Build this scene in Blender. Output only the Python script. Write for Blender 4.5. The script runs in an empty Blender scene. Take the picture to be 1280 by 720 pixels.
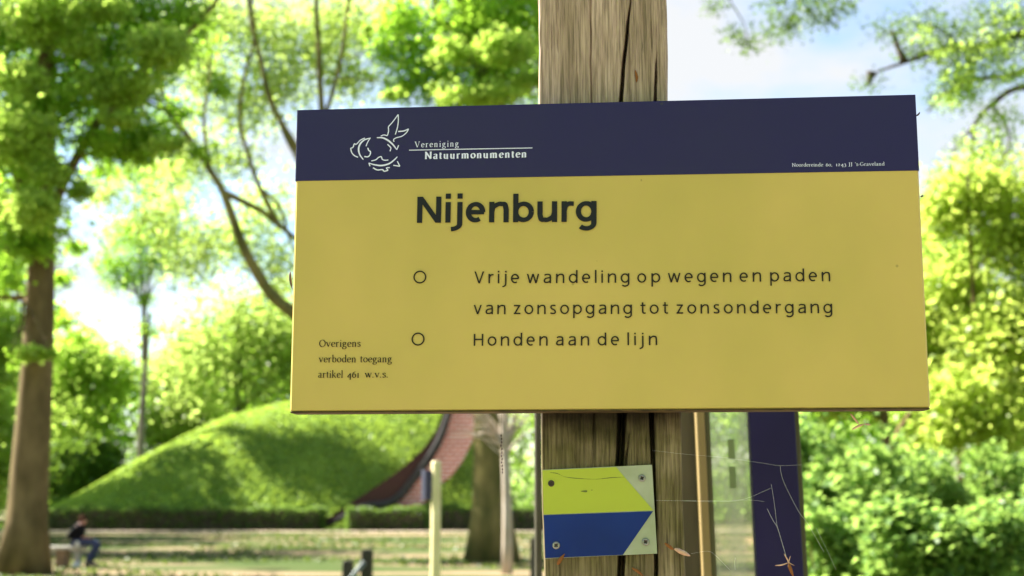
import bpy, math, random
import numpy as np
from mathutils import Vector, Matrix

random.seed(7)
sc = bpy.context.scene
COL = sc.collection
R = math.radians

# ------------------------------------------------------------------ camera
FPX = 1680.0                       # focal length in pixels of a 1280 wide picture
PITCH = math.atan(0.161)
CAM = Vector((0, 0, 1.55))
cam_data = bpy.data.cameras.new('camera')
cam = bpy.data.objects.new('camera', cam_data)
COL.objects.link(cam)
cam.location = CAM
cam.rotation_euler = (R(90) + PITCH, 0, 0)
cam_data.sensor_width = 36
cam_data.lens = FPX / 1280 * 36
cam_data.clip_start = 0.05
cam_data.clip_end = 5000
cam_data.dof.use_dof = True
cam_data.dof.focus_distance = 1.285
cam_data.dof.aperture_fstop = 7.4
cam_data.dof.aperture_blades = 7
sc.camera = cam

# ------------------------------------------------------------------ world and sun
SUN_EL = R(43)
SUN_AZ = R(-63)                    # measured from +Y towards +X; negative = left
sun_dir = Vector((math.sin(SUN_AZ) * math.cos(SUN_EL), math.cos(SUN_AZ) * math.cos(SUN_EL), math.sin(SUN_EL)))
world = bpy.data.worlds.new('World')
sc.world = world
world.use_nodes = True
wn, wl = world.node_tree.nodes, world.node_tree.links
wn.clear()
wout = wn.new('ShaderNodeOutputWorld')
wbg = wn.new('ShaderNodeBackground')
sky = wn.new('ShaderNodeTexSky')
sky.sky_type = 'NISHITA'
sky.sun_disc = False
sky.sun_elevation = SUN_EL
sky.sun_rotation = SUN_AZ
sky.air_density = 1.15
sky.ozone_density = 2.0
sky.dust_density = 0.3
wbg.inputs[1].default_value = 0.05
wtc = wn.new('ShaderNodeTexCoord')
wmap = wn.new('ShaderNodeMapping')
wmap.inputs['Scale'].default_value = (1.0, 1.0, 2.6)
wmap.inputs['Location'].default_value = (0.55, 0.1, 0.35)
wno = wn.new('ShaderNodeTexNoise')
wno.inputs['Scale'].default_value = 2.3
wno.inputs['Detail'].default_value = 7
wno.inputs['Roughness'].default_value = 0.55
wramp = wn.new('ShaderNodeValToRGB')
wramp.color_ramp.elements[0].position = 0.49
wramp.color_ramp.elements[1].position = 0.62
wmix = wn.new('ShaderNodeMixRGB')
wmix.inputs[2].default_value = (3.5, 3.6, 3.7, 1)
wl.new(wtc.outputs['Generated'], wmap.inputs[0]); wl.new(wmap.outputs[0], wno.inputs['Vector'])
wl.new(wno.outputs[0], wramp.inputs[0]); wl.new(wramp.outputs[0], wmix.inputs[0])
wl.new(sky.outputs[0], wmix.inputs[1]); wl.new(wmix.outputs[0], wbg.inputs[0]); wl.new(wbg.outputs[0], wout.inputs[0])

sun_data = bpy.data.lights.new('sun', 'SUN')
sun_data.energy = 5.0
sun_data.angle = R(0.5)
sun_data.color = (1.0, 0.95, 0.86)
sun = bpy.data.objects.new('sun', sun_data)
COL.objects.link(sun)
sun.rotation_euler = (-sun_dir).to_track_quat('-Z', 'Y').to_euler()

sc.view_settings.view_transform = 'Standard'
sc.view_settings.look = 'None'
sc.view_settings.exposure = 2.4
sc.view_settings.gamma = 1
sc.render.engine = 'CYCLES'
sc.cycles.use_denoising = True
sc.cycles.max_bounces = 10
sc.cycles.diffuse_bounces = 8
sc.cycles.transparent_max_bounces = 12

# ------------------------------------------------------------------ pixel rays (photo pixels, 1280x720)
FW = Vector((0, math.cos(PITCH), math.sin(PITCH)))
UP = Vector((0, -math.sin(PITCH), math.cos(PITCH)))
RT = Vector((1, 0, 0))


def ray(px, py):
    return (FW + RT * ((px - 640) / FPX) + UP * ((360 - py) / FPX))


def at(px, py, D):
    """world point on the ray through a photo pixel at world distance y = D"""
    d = ray(px, py)
    return CAM + d * (D / d.y)


def on_plane(px, py, P, N):
    d = ray(px, py)
    return CAM + d * ((P - CAM).dot(N) / d.dot(N))


# ------------------------------------------------------------------ object helpers
def tag(o, label=None, cat=None, group=None, kind=None):
    if label: o['label'] = label
    if cat: o['category'] = cat
    if group: o['group'] = group
    if kind: o['kind'] = kind
    return o


def empty(name, loc=(0, 0, 0), rz=0.0):
    o = bpy.data.objects.new(name, None)
    COL.objects.link(o)
    o.location = loc
    o.rotation_euler = (0, 0, rz)
    o.empty_display_size = 0.1
    return o


def mesh_obj(name, verts, faces, mat, parent=None, smooth=False, loc=None):
    me = bpy.data.meshes.new(name)
    me.from_pydata([tuple(v) for v in verts], [], faces)
    me.update()
    if smooth:
        me.polygons.foreach_set('use_smooth', [True] * len(me.polygons))
    if mat: me.materials.append(mat)
    o = bpy.data.objects.new(name, me)
    COL.objects.link(o)
    if loc is not None: o.location = loc
    if parent: o.parent = parent
    return o


class MB:
    """collects simple shapes into one mesh"""
    def __init__(s): s.v, s.f = [], []

    def add(s, vs, fs):
        n = len(s.v)
        s.v += [tuple(v) for v in vs]
        s.f += [tuple(i + n for i in f) for f in fs]
        return s

    def box(s, c, d, rot=None, bev=0.0):
        hx, hy, hz = d[0] / 2, d[1] / 2, d[2] / 2
        b = min(bev, hx * .9, hy * .9, hz * .9)
        vs, fs = [], []
        if b <= 0:
            vs = [Vector((x, y, z)) for x in (-hx, hx) for y in (-hy, hy) for z in (-hz, hz)]
            fs = [(0, 1, 3, 2), (4, 6, 7, 5), (0, 4, 5, 1), (2, 3, 7, 6), (0, 2, 6, 4), (1, 5, 7, 3)]
        else:
            rings = [(-hz, b), (-hz + b, 0), (hz - b, 0), (hz, b)]
            for z, q in rings:
                x1, y1 = hx - q, hy - q
                k = b
                vs += [Vector(p) for p in ((x1 - k, -y1, z), (x1, -y1 + k, z), (x1, y1 - k, z), (x1 - k, y1, z),
                                           (-x1 + k, y1, z), (-x1, y1 - k, z), (-x1, -y1 + k, z), (-x1 + k, -y1, z))]
            for r_ in range(3):
                for i in range(8):
                    j = (i + 1) % 8
                    fs.append((r_ * 8 + i, r_ * 8 + j, r_ * 8 + 8 + j, r_ * 8 + 8 + i))
            fs.append(tuple(reversed(range(8))))
            fs.append(tuple(range(24, 32)))
        if rot is not None: vs = [rot @ v for v in vs]
        c = Vector(c)
        return s.add([v + c for v in vs], fs)

    def tube(s, pts, rad, n=8, cap=True, wob=0.0, rnd=random):
        pts = [Vector(p) for p in pts]
        if not hasattr(rad, '__len__'): rad = [rad] * len(pts)
        vs, fs = [], []
        prev = None
        for i, p in enumerate(pts):
            a = pts[max(i - 1, 0)]; b = pts[min(i + 1, len(pts) - 1)]
            t = (b - a).normalized()
            if prev is None:
                u = t.orthogonal().normalized()
            else:
                u = (prev - t * prev.dot(t)).normalized()
            prev = u
            w = t.cross(u)
            for k in range(n):
                an = 2 * math.pi * k / n
                r_ = rad[i] * (1 + (rnd.uniform(-wob, wob) if wob else 0))
                vs.append(p + (u * math.cos(an) + w * math.sin(an)) * r_)
        for i in range(len(pts) - 1):
            for k in range(n):
                j = (k + 1) % n
                fs.append((i * n + k, i * n + j, (i + 1) * n + j, (i + 1) * n + k))
        if cap:
            fs.append(tuple(reversed(range(n))))
            fs.append(tuple(range((len(pts) - 1) * n, len(pts) * n)))
        return s.add(vs, fs)

    def prism(s, poly, depth):
        """poly: list of 3-D points (a flat outline), extruded by the vector depth"""
        n = len(poly)
        depth = Vector(depth)
        a = [Vector(p) for p in poly]
        return s.add(a + [p + depth for p in a],
                     [tuple(reversed(range(n)))[::-1], tuple(range(2 * n - 1, n - 1, -1))] +
                     [(i, i + n, (i + 1) % n + n, (i + 1) % n) for i in range(n)])

    def build(s, name, mat, parent=None, smooth=False, loc=None):
        return mesh_obj(name, s.v, s.f, mat, parent, smooth, loc)


def catmull(pts, sub=5):
    P = [Vector(p) for p in pts]
    P = [P[0] * 2 - P[1]] + P + [P[-1] * 2 - P[-2]]
    out = []
    for i in range(1, len(P) - 2):
        for k in range(sub):
            t = k / sub
            a, b, c, d = P[i - 1], P[i], P[i + 1], P[i + 2]
            out.append(0.5 * ((2 * b) + (c - a) * t + (2 * a - 5 * b + 4 * c - d) * t * t + (3 * b - a - 3 * c + d) * t ** 3))
    out.append(P[-2])
    return out


# ------------------------------------------------------------------ materials
def new_mat(name):
    m = bpy.data.materials.new(name)
    m.use_nodes = True
    nt = m.node_tree
    return m, nt.nodes, nt.links, nt.nodes['Principled BSDF']


def paint(name, col, rough=0.45, var=0.08, scale=6.0, bump=0.0, bscale=60, stretch=(1, 1, 1), metal=0.0, col2=None, spec=0.5, thr=(0.35, 0.65), det=5):
    m, n, l, b = new_mat(name)
    tc = n.new('ShaderNodeTexCoord'); mp = n.new('ShaderNodeMapping')
    mp.inputs['Scale'].default_value = stretch
    no = n.new('ShaderNodeTexNoise'); no.inputs['Scale'].default_value = scale; no.inputs['Detail'].default_value = det
    rp = n.new('ShaderNodeValToRGB')
    rp.color_ramp.elements[0].position = thr[0]; rp.color_ramp.elements[1].position = thr[1]
    c2 = col2 or tuple(c * (1 - var) for c in col)
    c1 = col if col2 else tuple(min(1, c * (1 + var)) for c in col)
    rp.color_ramp.elements[0].color = (*c2, 1); rp.color_ramp.elements[1].color = (*c1, 1)
    l.new(tc.outputs['Object'], mp.inputs[0]); l.new(mp.outputs[0], no.inputs['Vector'])
    l.new(no.outputs[0], rp.inputs[0]); l.new(rp.outputs[0], b.inputs['Base Color'])
    b.inputs['Roughness'].default_value = rough
    b.inputs['Metallic'].default_value = metal
    b.inputs['Specular IOR Level'].default_value = spec
    if bump:
        n2 = n.new('ShaderNodeTexNoise'); n2.inputs['Scale'].default_value = bscale; n2.inputs['Detail'].default_value = 6
        bp = n.new('ShaderNodeBump'); bp.inputs['Strength'].default_value = bump
        l.new(mp.outputs[0], n2.inputs['Vector']); l.new(n2.outputs[0], bp.inputs['Height']); l.new(bp.outputs[0], b.inputs['Normal'])
    return m


def leaf_mat(name, dark, light, trans, tw=0.5):
    """diffuse + translucent leaf, tint per leaf from the face attribute"""
    m = bpy.data.materials.new(name); m.use_nodes = True
    n, l = m.node_tree.nodes, m.node_tree.links
    n.clear()
    out = n.new('ShaderNodeOutputMaterial')
    at_ = n.new('ShaderNodeAttribute'); at_.attribute_name = 'tint'
    rp = n.new('ShaderNodeMixRGB'); rp.inputs[1].default_value = (*dark, 1); rp.inputs[2].default_value = (*light, 1)
    rt = n.new('ShaderNodeMixRGB'); rt.inputs[1].default_value = (*[t * .62 for t in trans], 1); rt.inputs[2].default_value = (*trans, 1)
    d = n.new('ShaderNodeBsdfDiffuse'); t = n.new('ShaderNodeBsdfTranslucent')
    g = n.new('ShaderNodeBsdfGlossy'); g.inputs['Roughness'].default_value = 0.42; g.inputs[0].default_value = (.7, .7, .7, 1)
    mx = n.new('ShaderNodeMixShader'); mx.inputs[0].default_value = tw
    m2 = n.new('ShaderNodeMixShader'); m2.inputs[0].default_value = 0.025
    l.new(at_.outputs['Fac'], rp.inputs[0]); l.new(at_.outputs['Fac'], rt.inputs[0])
    l.new(rp.outputs[0], d.inputs[0]); l.new(rt.outputs[0], t.inputs[0])
    l.new(d.outputs[0], mx.inputs[1]); l.new(t.outputs[0], mx.inputs[2])
    l.new(mx.outputs[0], m2.inputs[1]); l.new(g.outputs[0], m2.inputs[2]); l.new(m2.outputs[0], out.inputs[0])
    return m


LEAF = {
    'mid': leaf_mat('leaf_mid', (.11, .20, .012), (.20, .33, .022), (.56, .90, .08), .62),
    'fresh': leaf_mat('leaf_fresh', (.15, .24, .02), (.25, .36, .03), (.68, .93, .16), .62),
    'yellow': leaf_mat('leaf_yellow', (.17, .24, .02), (.27, .36, .035), (.76, .93, .17), .62),
    'pale': leaf_mat('leaf_pale', (.15, .22, .035), (.25, .33, .055), (.68, .88, .20), .6),
    'dark': leaf_mat('leaf_dark', (.04, .09, .012), (.09, .17, .025), (.22, .36, .04), .4),
    'bush': leaf_mat('leaf_bush', (.08, .17, .03), (.15, .27, .055), (.44, .66, .13), .52),
    'grass': leaf_mat('grass_blades', (.035, .058, .009), (.075, .11, .018), (.15, .21, .035), .4),
    'hedge': leaf_mat('leaf_hedge', (.05, .10, .015), (.11, .19, .03), (.26, .42, .06), .4),
    'lawn': leaf_mat('slope_grass', (.15, .25, .03), (.31, .43, .06), (.55, .75, .10), .45),
}
BARK_BROWN = paint('bark_brown', (.185, .132, .058), .9, scale=3, bump=1, bscale=8, stretch=(1, 1, .4), col2=(.095, .068, .028), spec=.1)
BARK_OLIVE = paint('bark_olive', (.22, .175, .065), .9, scale=2, bump=1, bscale=8, stretch=(1, 1, .4), col2=(.085, .085, .026), spec=.1)
BARK_GREY = paint('bark_grey', (.2, .17, .12), .9, scale=3, bump=.5, bscale=9, stretch=(1, 1, .3), col2=(.11, .09, .06))
BARK_PALE = paint('bark_pale', (.5, .42, .34), .8, scale=5, bump=.3, bscale=9, stretch=(1, 1, .3), col2=(.35, .28, .2))
BARK_DARK = paint('bark_dark', (.085, .062, .04), .9, scale=4, bump=.5, bscale=9, stretch=(1, 1, .3), col2=(.05, .035, .022))


# ------------------------------------------------------------------ foliage
def leaves(name, C, size, mat, parent=None, seed=0, flat=0.35, tint=None, kind=None):
    """one mesh of N kite shaped leaves at the points C"""
    rng = np.random.default_rng(seed)
    C = np.asarray(C, dtype=np.float64)
    N = len(C)
    nrm = rng.normal(size=(N, 3)); nrm[:, 2] = np.abs(nrm[:, 2]) + flat
    nrm /= np.linalg.norm(nrm, axis=1)[:, None]
    t = rng.normal(size=(N, 3)); t -= (t * nrm).sum(1)[:, None] * nrm
    t /= np.linalg.norm(t, axis=1)[:, None]
    w = np.cross(nrm, t)
    s = (size * rng.uniform(.6, 1.35, N))[:, None]
    v = np.empty((N, 4, 3))
    v[:, 0] = C - t * s * .5
    v[:, 1] = C + w * s * .34 + nrm * s * .1
    v[:, 2] = C + t * s * .5 - nrm * s * .12
    v[:, 3] = C - w * s * .34 + nrm * s * .1
    me = bpy.data.meshes.new(name)
    me.vertices.add(N * 4); me.vertices.foreach_set('co', v.reshape(-1))
    me.loops.add(N * 4); me.loops.foreach_set('vertex_index', np.arange(N * 4, dtype=np.int32))
    me.polygons.add(N)
    me.polygons.foreach_set('loop_start', np.arange(0, N * 4, 4, dtype=np.int32))
    me.update(calc_edges=True)
    a = me.attributes.new('tint', 'FLOAT', 'FACE')
    tv = rng.uniform(0, 1, N) if tint is None else np.clip(tint + rng.uniform(-.25, .25, N), 0, 1)
    a.data.foreach_set('value', tv.astype(np.float32))
    me.materials.append(mat)
    o = bpy.data.objects.new(name, me)
    COL.objects.link(o)
    if parent: o.parent = parent
    if kind: o['kind'] = kind
    return o


def clumped(blobs, n, clump=9, spread=.16, seed=0, shell=.45):
    """leaf positions in clumps through a set of ellipsoids; returns points and a per-clump tint"""
    rng = np.random.default_rng(seed)
    vol = np.array([b[1] * b[2] * b[3] for b in blobs]) ** .75
    cnt = np.maximum(1, (vol / vol.sum() * n / clump)).astype(int)
    P, T = [], []
    for (c, rx, ry, rz), k in zip(blobs, cnt):
        d = rng.normal(size=(k, 3)); d /= np.linalg.norm(d, axis=1)[:, None]
        r = rng.uniform(shell, 1, k) ** .6
        r *= 1 + rng.normal(size=k) * .2
        cc = np.array(c) + d * r[:, None] * np.array([rx, ry, rz])
        sp = spread * (rx * ry * rz) ** (1 / 3)
        off = rng.normal(size=(k, clump, 3)) * sp * np.array([1, 1, .75])
        P.append((cc[:, None] + off).reshape(-1, 3))
        T.append(np.repeat(rng.uniform(.1, .9, k), clump))
    return np.concatenate(P), np.concatenate(T)


def limb_path(a, b, bend, rnd, n=6):
    a, b = Vector(a), Vector(b)
    m = b - a
    L = m.length
    pts = []
    ph = rnd.uniform(0, 6.28)
    side = m.orthogonal().normalized()
    side2 = m.normalized().cross(side)
    for i in range(n + 1):
        t = i / n
        p = a.lerp(b, t) + Vector((0, 0, bend * L * math.sin(math.pi * t)))
        p += (side * math.sin(ph + t * 5) + side2 * math.cos(ph * 2 + t * 6)) * L * .035 * math.sin(math.pi * t)
        pts.append(p)
    return pts


def tree(label, base, h, tr, blobs, leaf, size, n, bark, seed, name='tree', lean=(0, 0), fork=.45, clump=9, spread=.16,
         top=None, extra=None, group=None, limb_r=.3, shell=.45, cat='tree', twigs=2, near=False):
    rnd = random.Random(seed)
    base = Vector(base)
    root = empty(name, base)
    tag(root, label, cat, group)
    mb = MB()
    hh = top if top else h * .8
    pts, rad = [], []
    k = 12
    for i in range(k + 1):
        t = i / k
        z = hh * t
        pts.append(Vector((lean[0] * t + math.sin(t * 4 + seed) * tr * .35 * t, lean[1] * t + math.cos(t * 3 + seed) * tr * .3 * t, z)))
        fl = 1 + .38 * math.exp(-z / (tr * .9 + .02))
        rad.append(tr * (1 - .72 * t) * fl)
    mb.tube(pts, rad, n=14, wob=.035, rnd=rnd)
    mb.build('trunk', bark, root, smooth=True)
    loc = [(Vector(c) - base, rx, ry, rz) for c, rx, ry, rz in blobs]
    ep = [(Vector(p) - base, r0 + (r1 - r0) * j / max(1, len(path) - 1)) for path, r0, r1 in (extra or []) for j, p in enumerate(catmull(path, 3))] if near else []
    for c, rx, ry, rz in loc:
        lb = MB()
        if near:
            s, r0 = min(ep, key=lambda e_: (e_[0] - c).length + 3 * rnd.random() * rx * .3)
            r0 = min(r0 * .5, .05)
            path = limb_path(s, c, .06, rnd)
            lb.tube(path, [r0 * (1 - .75 * j / 6) for j in range(7)], n=5)
            for q in range(twigs):
                e = c + Vector((rnd.uniform(-rx, rx), rnd.uniform(-ry, ry), rnd.uniform(-rz, rz))) * .85
                lb.tube(limb_path(path[rnd.randint(3, 5)], e, .05, rnd, 4), [r0 * .4 * (1 - .8 * j / 4) for j in range(5)], n=4)
            lb.build('limb', bark, root, smooth=True)
            continue
        zz = min(hh * .97, max(hh * fork * .75, c.z - abs(c.xy.length) * .6 - rz * .3))
        t = zz / hh
        i = min(k - 1, int(t * k)); f = t * k - i
        s = pts[i].lerp(pts[i + 1], f)
        r0 = tr * (1 - .72 * t) * .55 * (limb_r / .3)
        path = limb_path(s, c, .06, rnd)
        lb.tube(path, [r0 * (1 - .75 * j / 6) for j in range(7)], n=7)
        for q in range(twigs):
            e = c + Vector((rnd.uniform(-rx, rx), rnd.uniform(-ry, ry), rnd.uniform(-rz, rz))) * .85
            p2 = limb_path(path[rnd.randint(2, 5)], e, .05, rnd, 4)
            lb.tube(p2, [r0 * .4 * (1 - .8 * j / 4) for j in range(5)], n=5)
        lb.build('limb', bark, root, smooth=True)
    if extra:
        for path, r0, r1 in extra:
            lb = MB()
            path = catmull([Vector(p) - base for p in path], 4)
            m_ = len(path) - 1
            lb.tube(path, [r0 + (r1 - r0) * j / m_ for j in range(m_ + 1)], n=8, wob=.05, rnd=rnd)
            lb.build('limb', bark, root, smooth=True)
    if n:
        P, T = clumped([(tuple(c), rx, ry, rz) for c, rx, ry, rz in loc], n, clump, spread, seed, shell)
        leaves('crown', P, size, LEAF[leaf], root, seed, tint=T)
    return root


def blob(px, py, D, rpx, rpy=None, rd=None):
    """ellipsoid whose middle projects to px,py at distance D; radii in photo pixels at that distance"""
    m = D / FPX
    rx = rpx * m; rz = (rpy or rpx) * m
    return (tuple(at(px, py, D)), rx, (rd or (rx + rz) / 2), rz)


# ================================================================== GROUND
def ground_material():
    m, n, l, b = new_mat('ground_turf')
    tc = n.new('ShaderNodeTexCoord')
    a = n.new('ShaderNodeTexNoise'); a.inputs['Scale'].default_value = .30; a.inputs['Detail'].default_value = 5
    c = n.new('ShaderNodeTexNoise'); c.inputs['Scale'].default_value = 3.0; c.inputs['Detail'].default_value = 8
    mp = n.new('ShaderNodeMapping'); mp.inputs['Scale'].default_value = (.35, 1.0, 1)
    l.new(tc.outputs['Object'], mp.inputs[0]); l.new(mp.outputs[0], a.inputs['Vector']); l.new(tc.outputs['Object'], c.inputs['Vector'])
    r1 = n.new('ShaderNodeValToRGB'); r1.color_ramp.elements[0].position = .465; r1.color_ramp.elements[1].position = .56
    g = n.new('ShaderNodeMixRGB'); g.inputs[1].default_value = (.028, .05, .009, 1); g.inputs[2].default_value = (.06, .085, .017, 1)
    t = n.new('ShaderNodeMixRGB'); t.inputs[1].default_value = (.14, .10, .055, 1); t.inputs[2].default_value = (.28, .20, .12, 1)
    x = n.new('ShaderNodeMixRGB')
    l.new(a.outputs[0], r1.inputs[0]); l.new(c.outputs[0], g.inputs[0]); l.new(c.outputs[0], t.inputs[0])
    l.new(r1.outputs[0], x.inputs[0]); l.new(g.outputs[0], x.inputs[1]); l.new(t.outputs[0], x.inputs[2])
    l.new(x.outputs[0], b.inputs['Base Color']); b.inputs['Roughness'].default_value = 1; b.inputs['Specular IOR Level'].default_value = .1
    bp = n.new('ShaderNodeBump'); bp.inputs['Strength'].default_value = .5; l.new(c.outputs[0], bp.inputs['Height']); l.new(bp.outputs[0], b.inputs['Normal'])
    return m


S = 1500
gnd = mesh_obj('ground', [(-S, -S, 0), (S, -S, 0), (S, S, 0), (-S, S, 0)], [(0, 1, 2, 3)], ground_material())
tag(gnd, kind='structure')

path_mat = paint('path_sand', (.34, .26, .19), .95, scale=1.5, bump=.3, bscale=12, col2=(.18, .14, .09))
pv, pf = [], []
for i, x in enumerate(np.linspace(-60, 60, 61)):
    yc = 80 + 1.2 * math.sin(x * .11)
    w = 1.7 + .4 * math.sin(x * .7)
    pv += [(x, yc - w, .004), (x, yc + w, .004)]
    if i: pf.append((2 * i - 2, 2 * i, 2 * i + 1, 2 * i - 1))
tag(mesh_obj('path', pv, pf, path_mat), kind='structure')
# unseen sand patch added round sign and camera to bounce warm light up
cm = paint('bounce_sand', (.24, .20, .155), .95, scale=1.5, bump=.3, bscale=12, col2=(.14, .115, .085))
cv = [(0, 0, .006)] + [((6.5 + .9 * math.sin(a * 3) + .7 * math.sin(a * 7)) * math.cos(a), -.5 + (6.0 + .7 * math.cos(a * 4)) * math.sin(a), .006) for a in np.linspace(0, 2 * math.pi, 49)[:-1]]
tag(mesh_obj('bounce_sand_patch', cv, [(0, i + 1, (i + 1) % 48 + 1) for i in range(48)], cm), kind='structure')

# mound ------------------------------------------------------------
rp = [(20, 662), (60, 655), (78, 641), (130, 610), (180, 577), (230, 550), (290, 522), (350, 507), (420, 497), (520, 493), (560, 500), (610, 570), (660, 640)]
RX = [(p[0] - 640) / 1680 * 97 for p in rp]
RZ = [max(0, 1.55 + (631 - p[1]) / 1680 * 97) for p in rp]
RZ[0] = 0; RZ[-1] = 0


def mound_h(x, y):
    hgt = np.interp(x, RX, RZ)
    s = np.clip((y - 84.6) / 12.5, 0, 1); s = np.sin(s * math.pi / 2) ** 1.15
    e = np.clip((122 - y) / 22, 0, 1); e = e * e * (3 - 2 * e)
    return hgt * s * e


xs = np.linspace(RX[0], RX[-1], 110); ys = np.linspace(84.6, 122, 70)
X, Y = np.meshgrid(xs, ys, indexing='ij')
rg = np.random.default_rng(3)
Z = mound_h(X, Y)
Z = Z + np.minimum(Z * .1, .05) * rg.normal(size=Z.shape) * .5 - .02 * (Z < .01)
mv = np.stack([X, Y, Z], -1).reshape(-1, 3)
ny = len(ys)
mf = [(i * ny + j, (i + 1) * ny + j, (i + 1) * ny + j + 1, i * ny + j + 1) for i in range(len(xs) - 1) for j in range(ny - 1)]
mound_mat = paint('mound_turf', (.15, .23, .03), 1, scale=.35, bump=.5, bscale=3, col2=(.07, .13, .018), spec=.1)
mound = tag(mesh_obj('grassy_mound', mv, mf, mound_mat, smooth=True), kind='structure')

n = 60000
gx = rg.uniform(RX[0], RX[-1], n); gy = 84.7 + 30 * rg.uniform(0, 1, n) ** 1.3
gz = mound_h(gx, gy)
keep = gz > .15
gp = np.stack([gx, gy, gz + .04], -1)[keep]
tn = .5 + .14 * np.sin(gp[:, 0] * .9 + np.sin(gp[:, 1] * .8) * 2) * np.cos(gp[:, 1] * .5 + gp[:, 0] * .3)
tag(leaves('mound_grass', gp, .22, LEAF['lawn'], None, 5, tint=tn), 'tall spring grass and weeds over the slope of the mound', 'grass', kind='stuff')

n = 30000
gx = rg.uniform(-22, 20, n); gy = 27 + 56 * rg.uniform(0, 1, n) ** 1.2
k_ = (np.sin(gx * .5 + 1.3 * np.sin(gy * .21)) + np.sin(gy * .55 + gx * .13)) > -.25
k_ &= ~((gy > 76) & (gy < 82.5))
gp = np.stack([gx, gy, np.full(n, .03)], -1)[k_]
tag(leaves('meadow_grass', gp, .13, LEAF['grass'], None, 6, tint=rg.uniform(.1, .9, len(gp))), 'short grass in patches over the ground before the mound', 'grass', kind='stuff')

# leaf litter bank at the right
bank_mat = paint('leaf_litter', (.34, .19, .12), 1, scale=2.5, bump=.7, bscale=5, col2=(.12, .11, .04), spec=.1)
bx = np.linspace(9, 48, 60); by = np.linspace(38, 62, 30)
X, Y = np.meshgrid(bx, by, indexing='ij')
Z = 1.7 * np.sin(np.clip((Y - 38) / 24, 0, 1) * math.pi) * np.clip((X - 9) / 6, 0, 1) + .06 * rg.normal(size=X.shape) + .1 * np.sin(X * 1.3) - .12
tag(mesh_obj('earth_bank', np.stack([X, Y, Z], -1).reshape(-1, 3), [(i * 30 + j, (i + 1) * 30 + j, (i + 1) * 30 + j + 1, i * 30 + j + 1) for i in range(59) for j in range(29)], bank_mat, smooth=True), kind='structure')

# ================================================================== BRICK WALL
BRICK = None
m, n_, l_, b_ = new_mat('brick_courses')
tc = n_.new('ShaderNodeTexCoord'); mp = n_.new('ShaderNodeMapping'); mp.inputs['Rotation'].default_value = (R(90), 0, 0)
bt = n_.new('ShaderNodeTexBrick')
bt.inputs['Color1'].default_value = (.66, .21, .16, 1); bt.inputs['Color2'].default_value = (.48, .12, .09, 1); bt.inputs['Mortar'].default_value = (.78, .62, .56, 1)
bt.inputs['Scale'].default_value = 1; bt.inputs['Brick Width'].default_value = .5; bt.inputs['Row Height'].default_value = .26; bt.inputs['Mortar Size'].default_value = .04
l_.new(tc.outputs['Object'], mp.inputs[0]); l_.new(mp.outputs[0], bt.inputs['Vector']); l_.new(bt.outputs[0], b_.inputs['Base Color'])
bp = n_.new('ShaderNodeBump'); bp.inputs['Strength'].default_value = .4; bp.inputs['Distance'].default_value = .02; l_.new(bt.outputs['Fac'], bp.inputs['Height']); bp.invert = True
l_.new(bp.outputs[0], b_.inputs['Normal']); b_.inputs['Roughness'].default_value = .9
BRICK = m
BRICK_DARK = paint('brick_shaded', (.075, .026, .018), .9, scale=9, bump=.3, bscale=20, col2=(.035, .016, .012))  # wing brick, its shade put into the dark colour
STONE_CAP = paint('coping_stone', (.05, .045, .04), .9, scale=5, bump=.2, col2=(.025, .022, .02))

WD = 84.0
wall = empty('brick_wall', at(500, 655, WD))
tag(wall, 'curved red brick wing wall with dark coping sweeping up the right end of the mound', 'wall')
wo = wall.location


def wp(px, py, D=WD): return at(px, py, D) - wo


def curve2(pts, sub=4): return catmull([wp(*p) for p in pts], sub)


outer = curve2([(403, 652), (440, 627), (485, 598), (520, 569), (540, 546), (554, 517), (562, 488), (566, 462)])
inner = curve2([(409, 657), (452, 634), (492, 626), (522, 592), (547, 554), (560, 519), (570, 488), (576, 462)])
# the sloping soffit face, brick coloured as in shade: a strip between the two curves, 0.5 m deep
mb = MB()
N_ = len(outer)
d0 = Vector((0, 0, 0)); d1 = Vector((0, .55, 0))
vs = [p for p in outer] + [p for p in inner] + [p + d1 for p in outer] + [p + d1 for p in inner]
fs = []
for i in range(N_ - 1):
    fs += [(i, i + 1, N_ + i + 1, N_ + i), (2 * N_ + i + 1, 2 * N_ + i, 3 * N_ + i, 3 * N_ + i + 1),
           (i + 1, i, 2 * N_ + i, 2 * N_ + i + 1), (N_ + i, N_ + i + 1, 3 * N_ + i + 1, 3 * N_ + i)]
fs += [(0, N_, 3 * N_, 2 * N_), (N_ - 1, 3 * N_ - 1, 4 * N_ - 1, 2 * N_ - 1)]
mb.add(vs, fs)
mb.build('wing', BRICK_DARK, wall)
# coping ridge along the inner edge
mb = MB(); mb.tube([p + Vector((.02, -.05, 0)) for p in inner], [.12 + .14 * math.sin(math.pi * min(1, i / (N_ - 1) * 1.2)) for i in range(N_)], n=8)
mb.build('coping', STONE_CAP, wall, smooth=True)
# brick face beyond, stepped lower edge
face = [(497, 641), (500, 622), (492, 628), (522, 594), (546, 556), (559, 520), (572, 462), (600, 462), (596, 520), (590, 552), (577, 578), (562, 596), (545, 604), (538, 620), (520, 628), (515, 645)]
face = [(492, 660), (492, 628), (522, 594), (546, 556), (559, 520), (572, 462), (612, 462), (600, 520), (590, 552), (577, 578), (562, 597), (548, 606), (540, 622), (524, 632), (516, 660)]
fp = [wp(x, y, WD + .5) for x, y in face]
MB().prism(fp, (0, .45, 0)).build('brick_face', BRICK, wall)

# ================================================================== HEDGES


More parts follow.
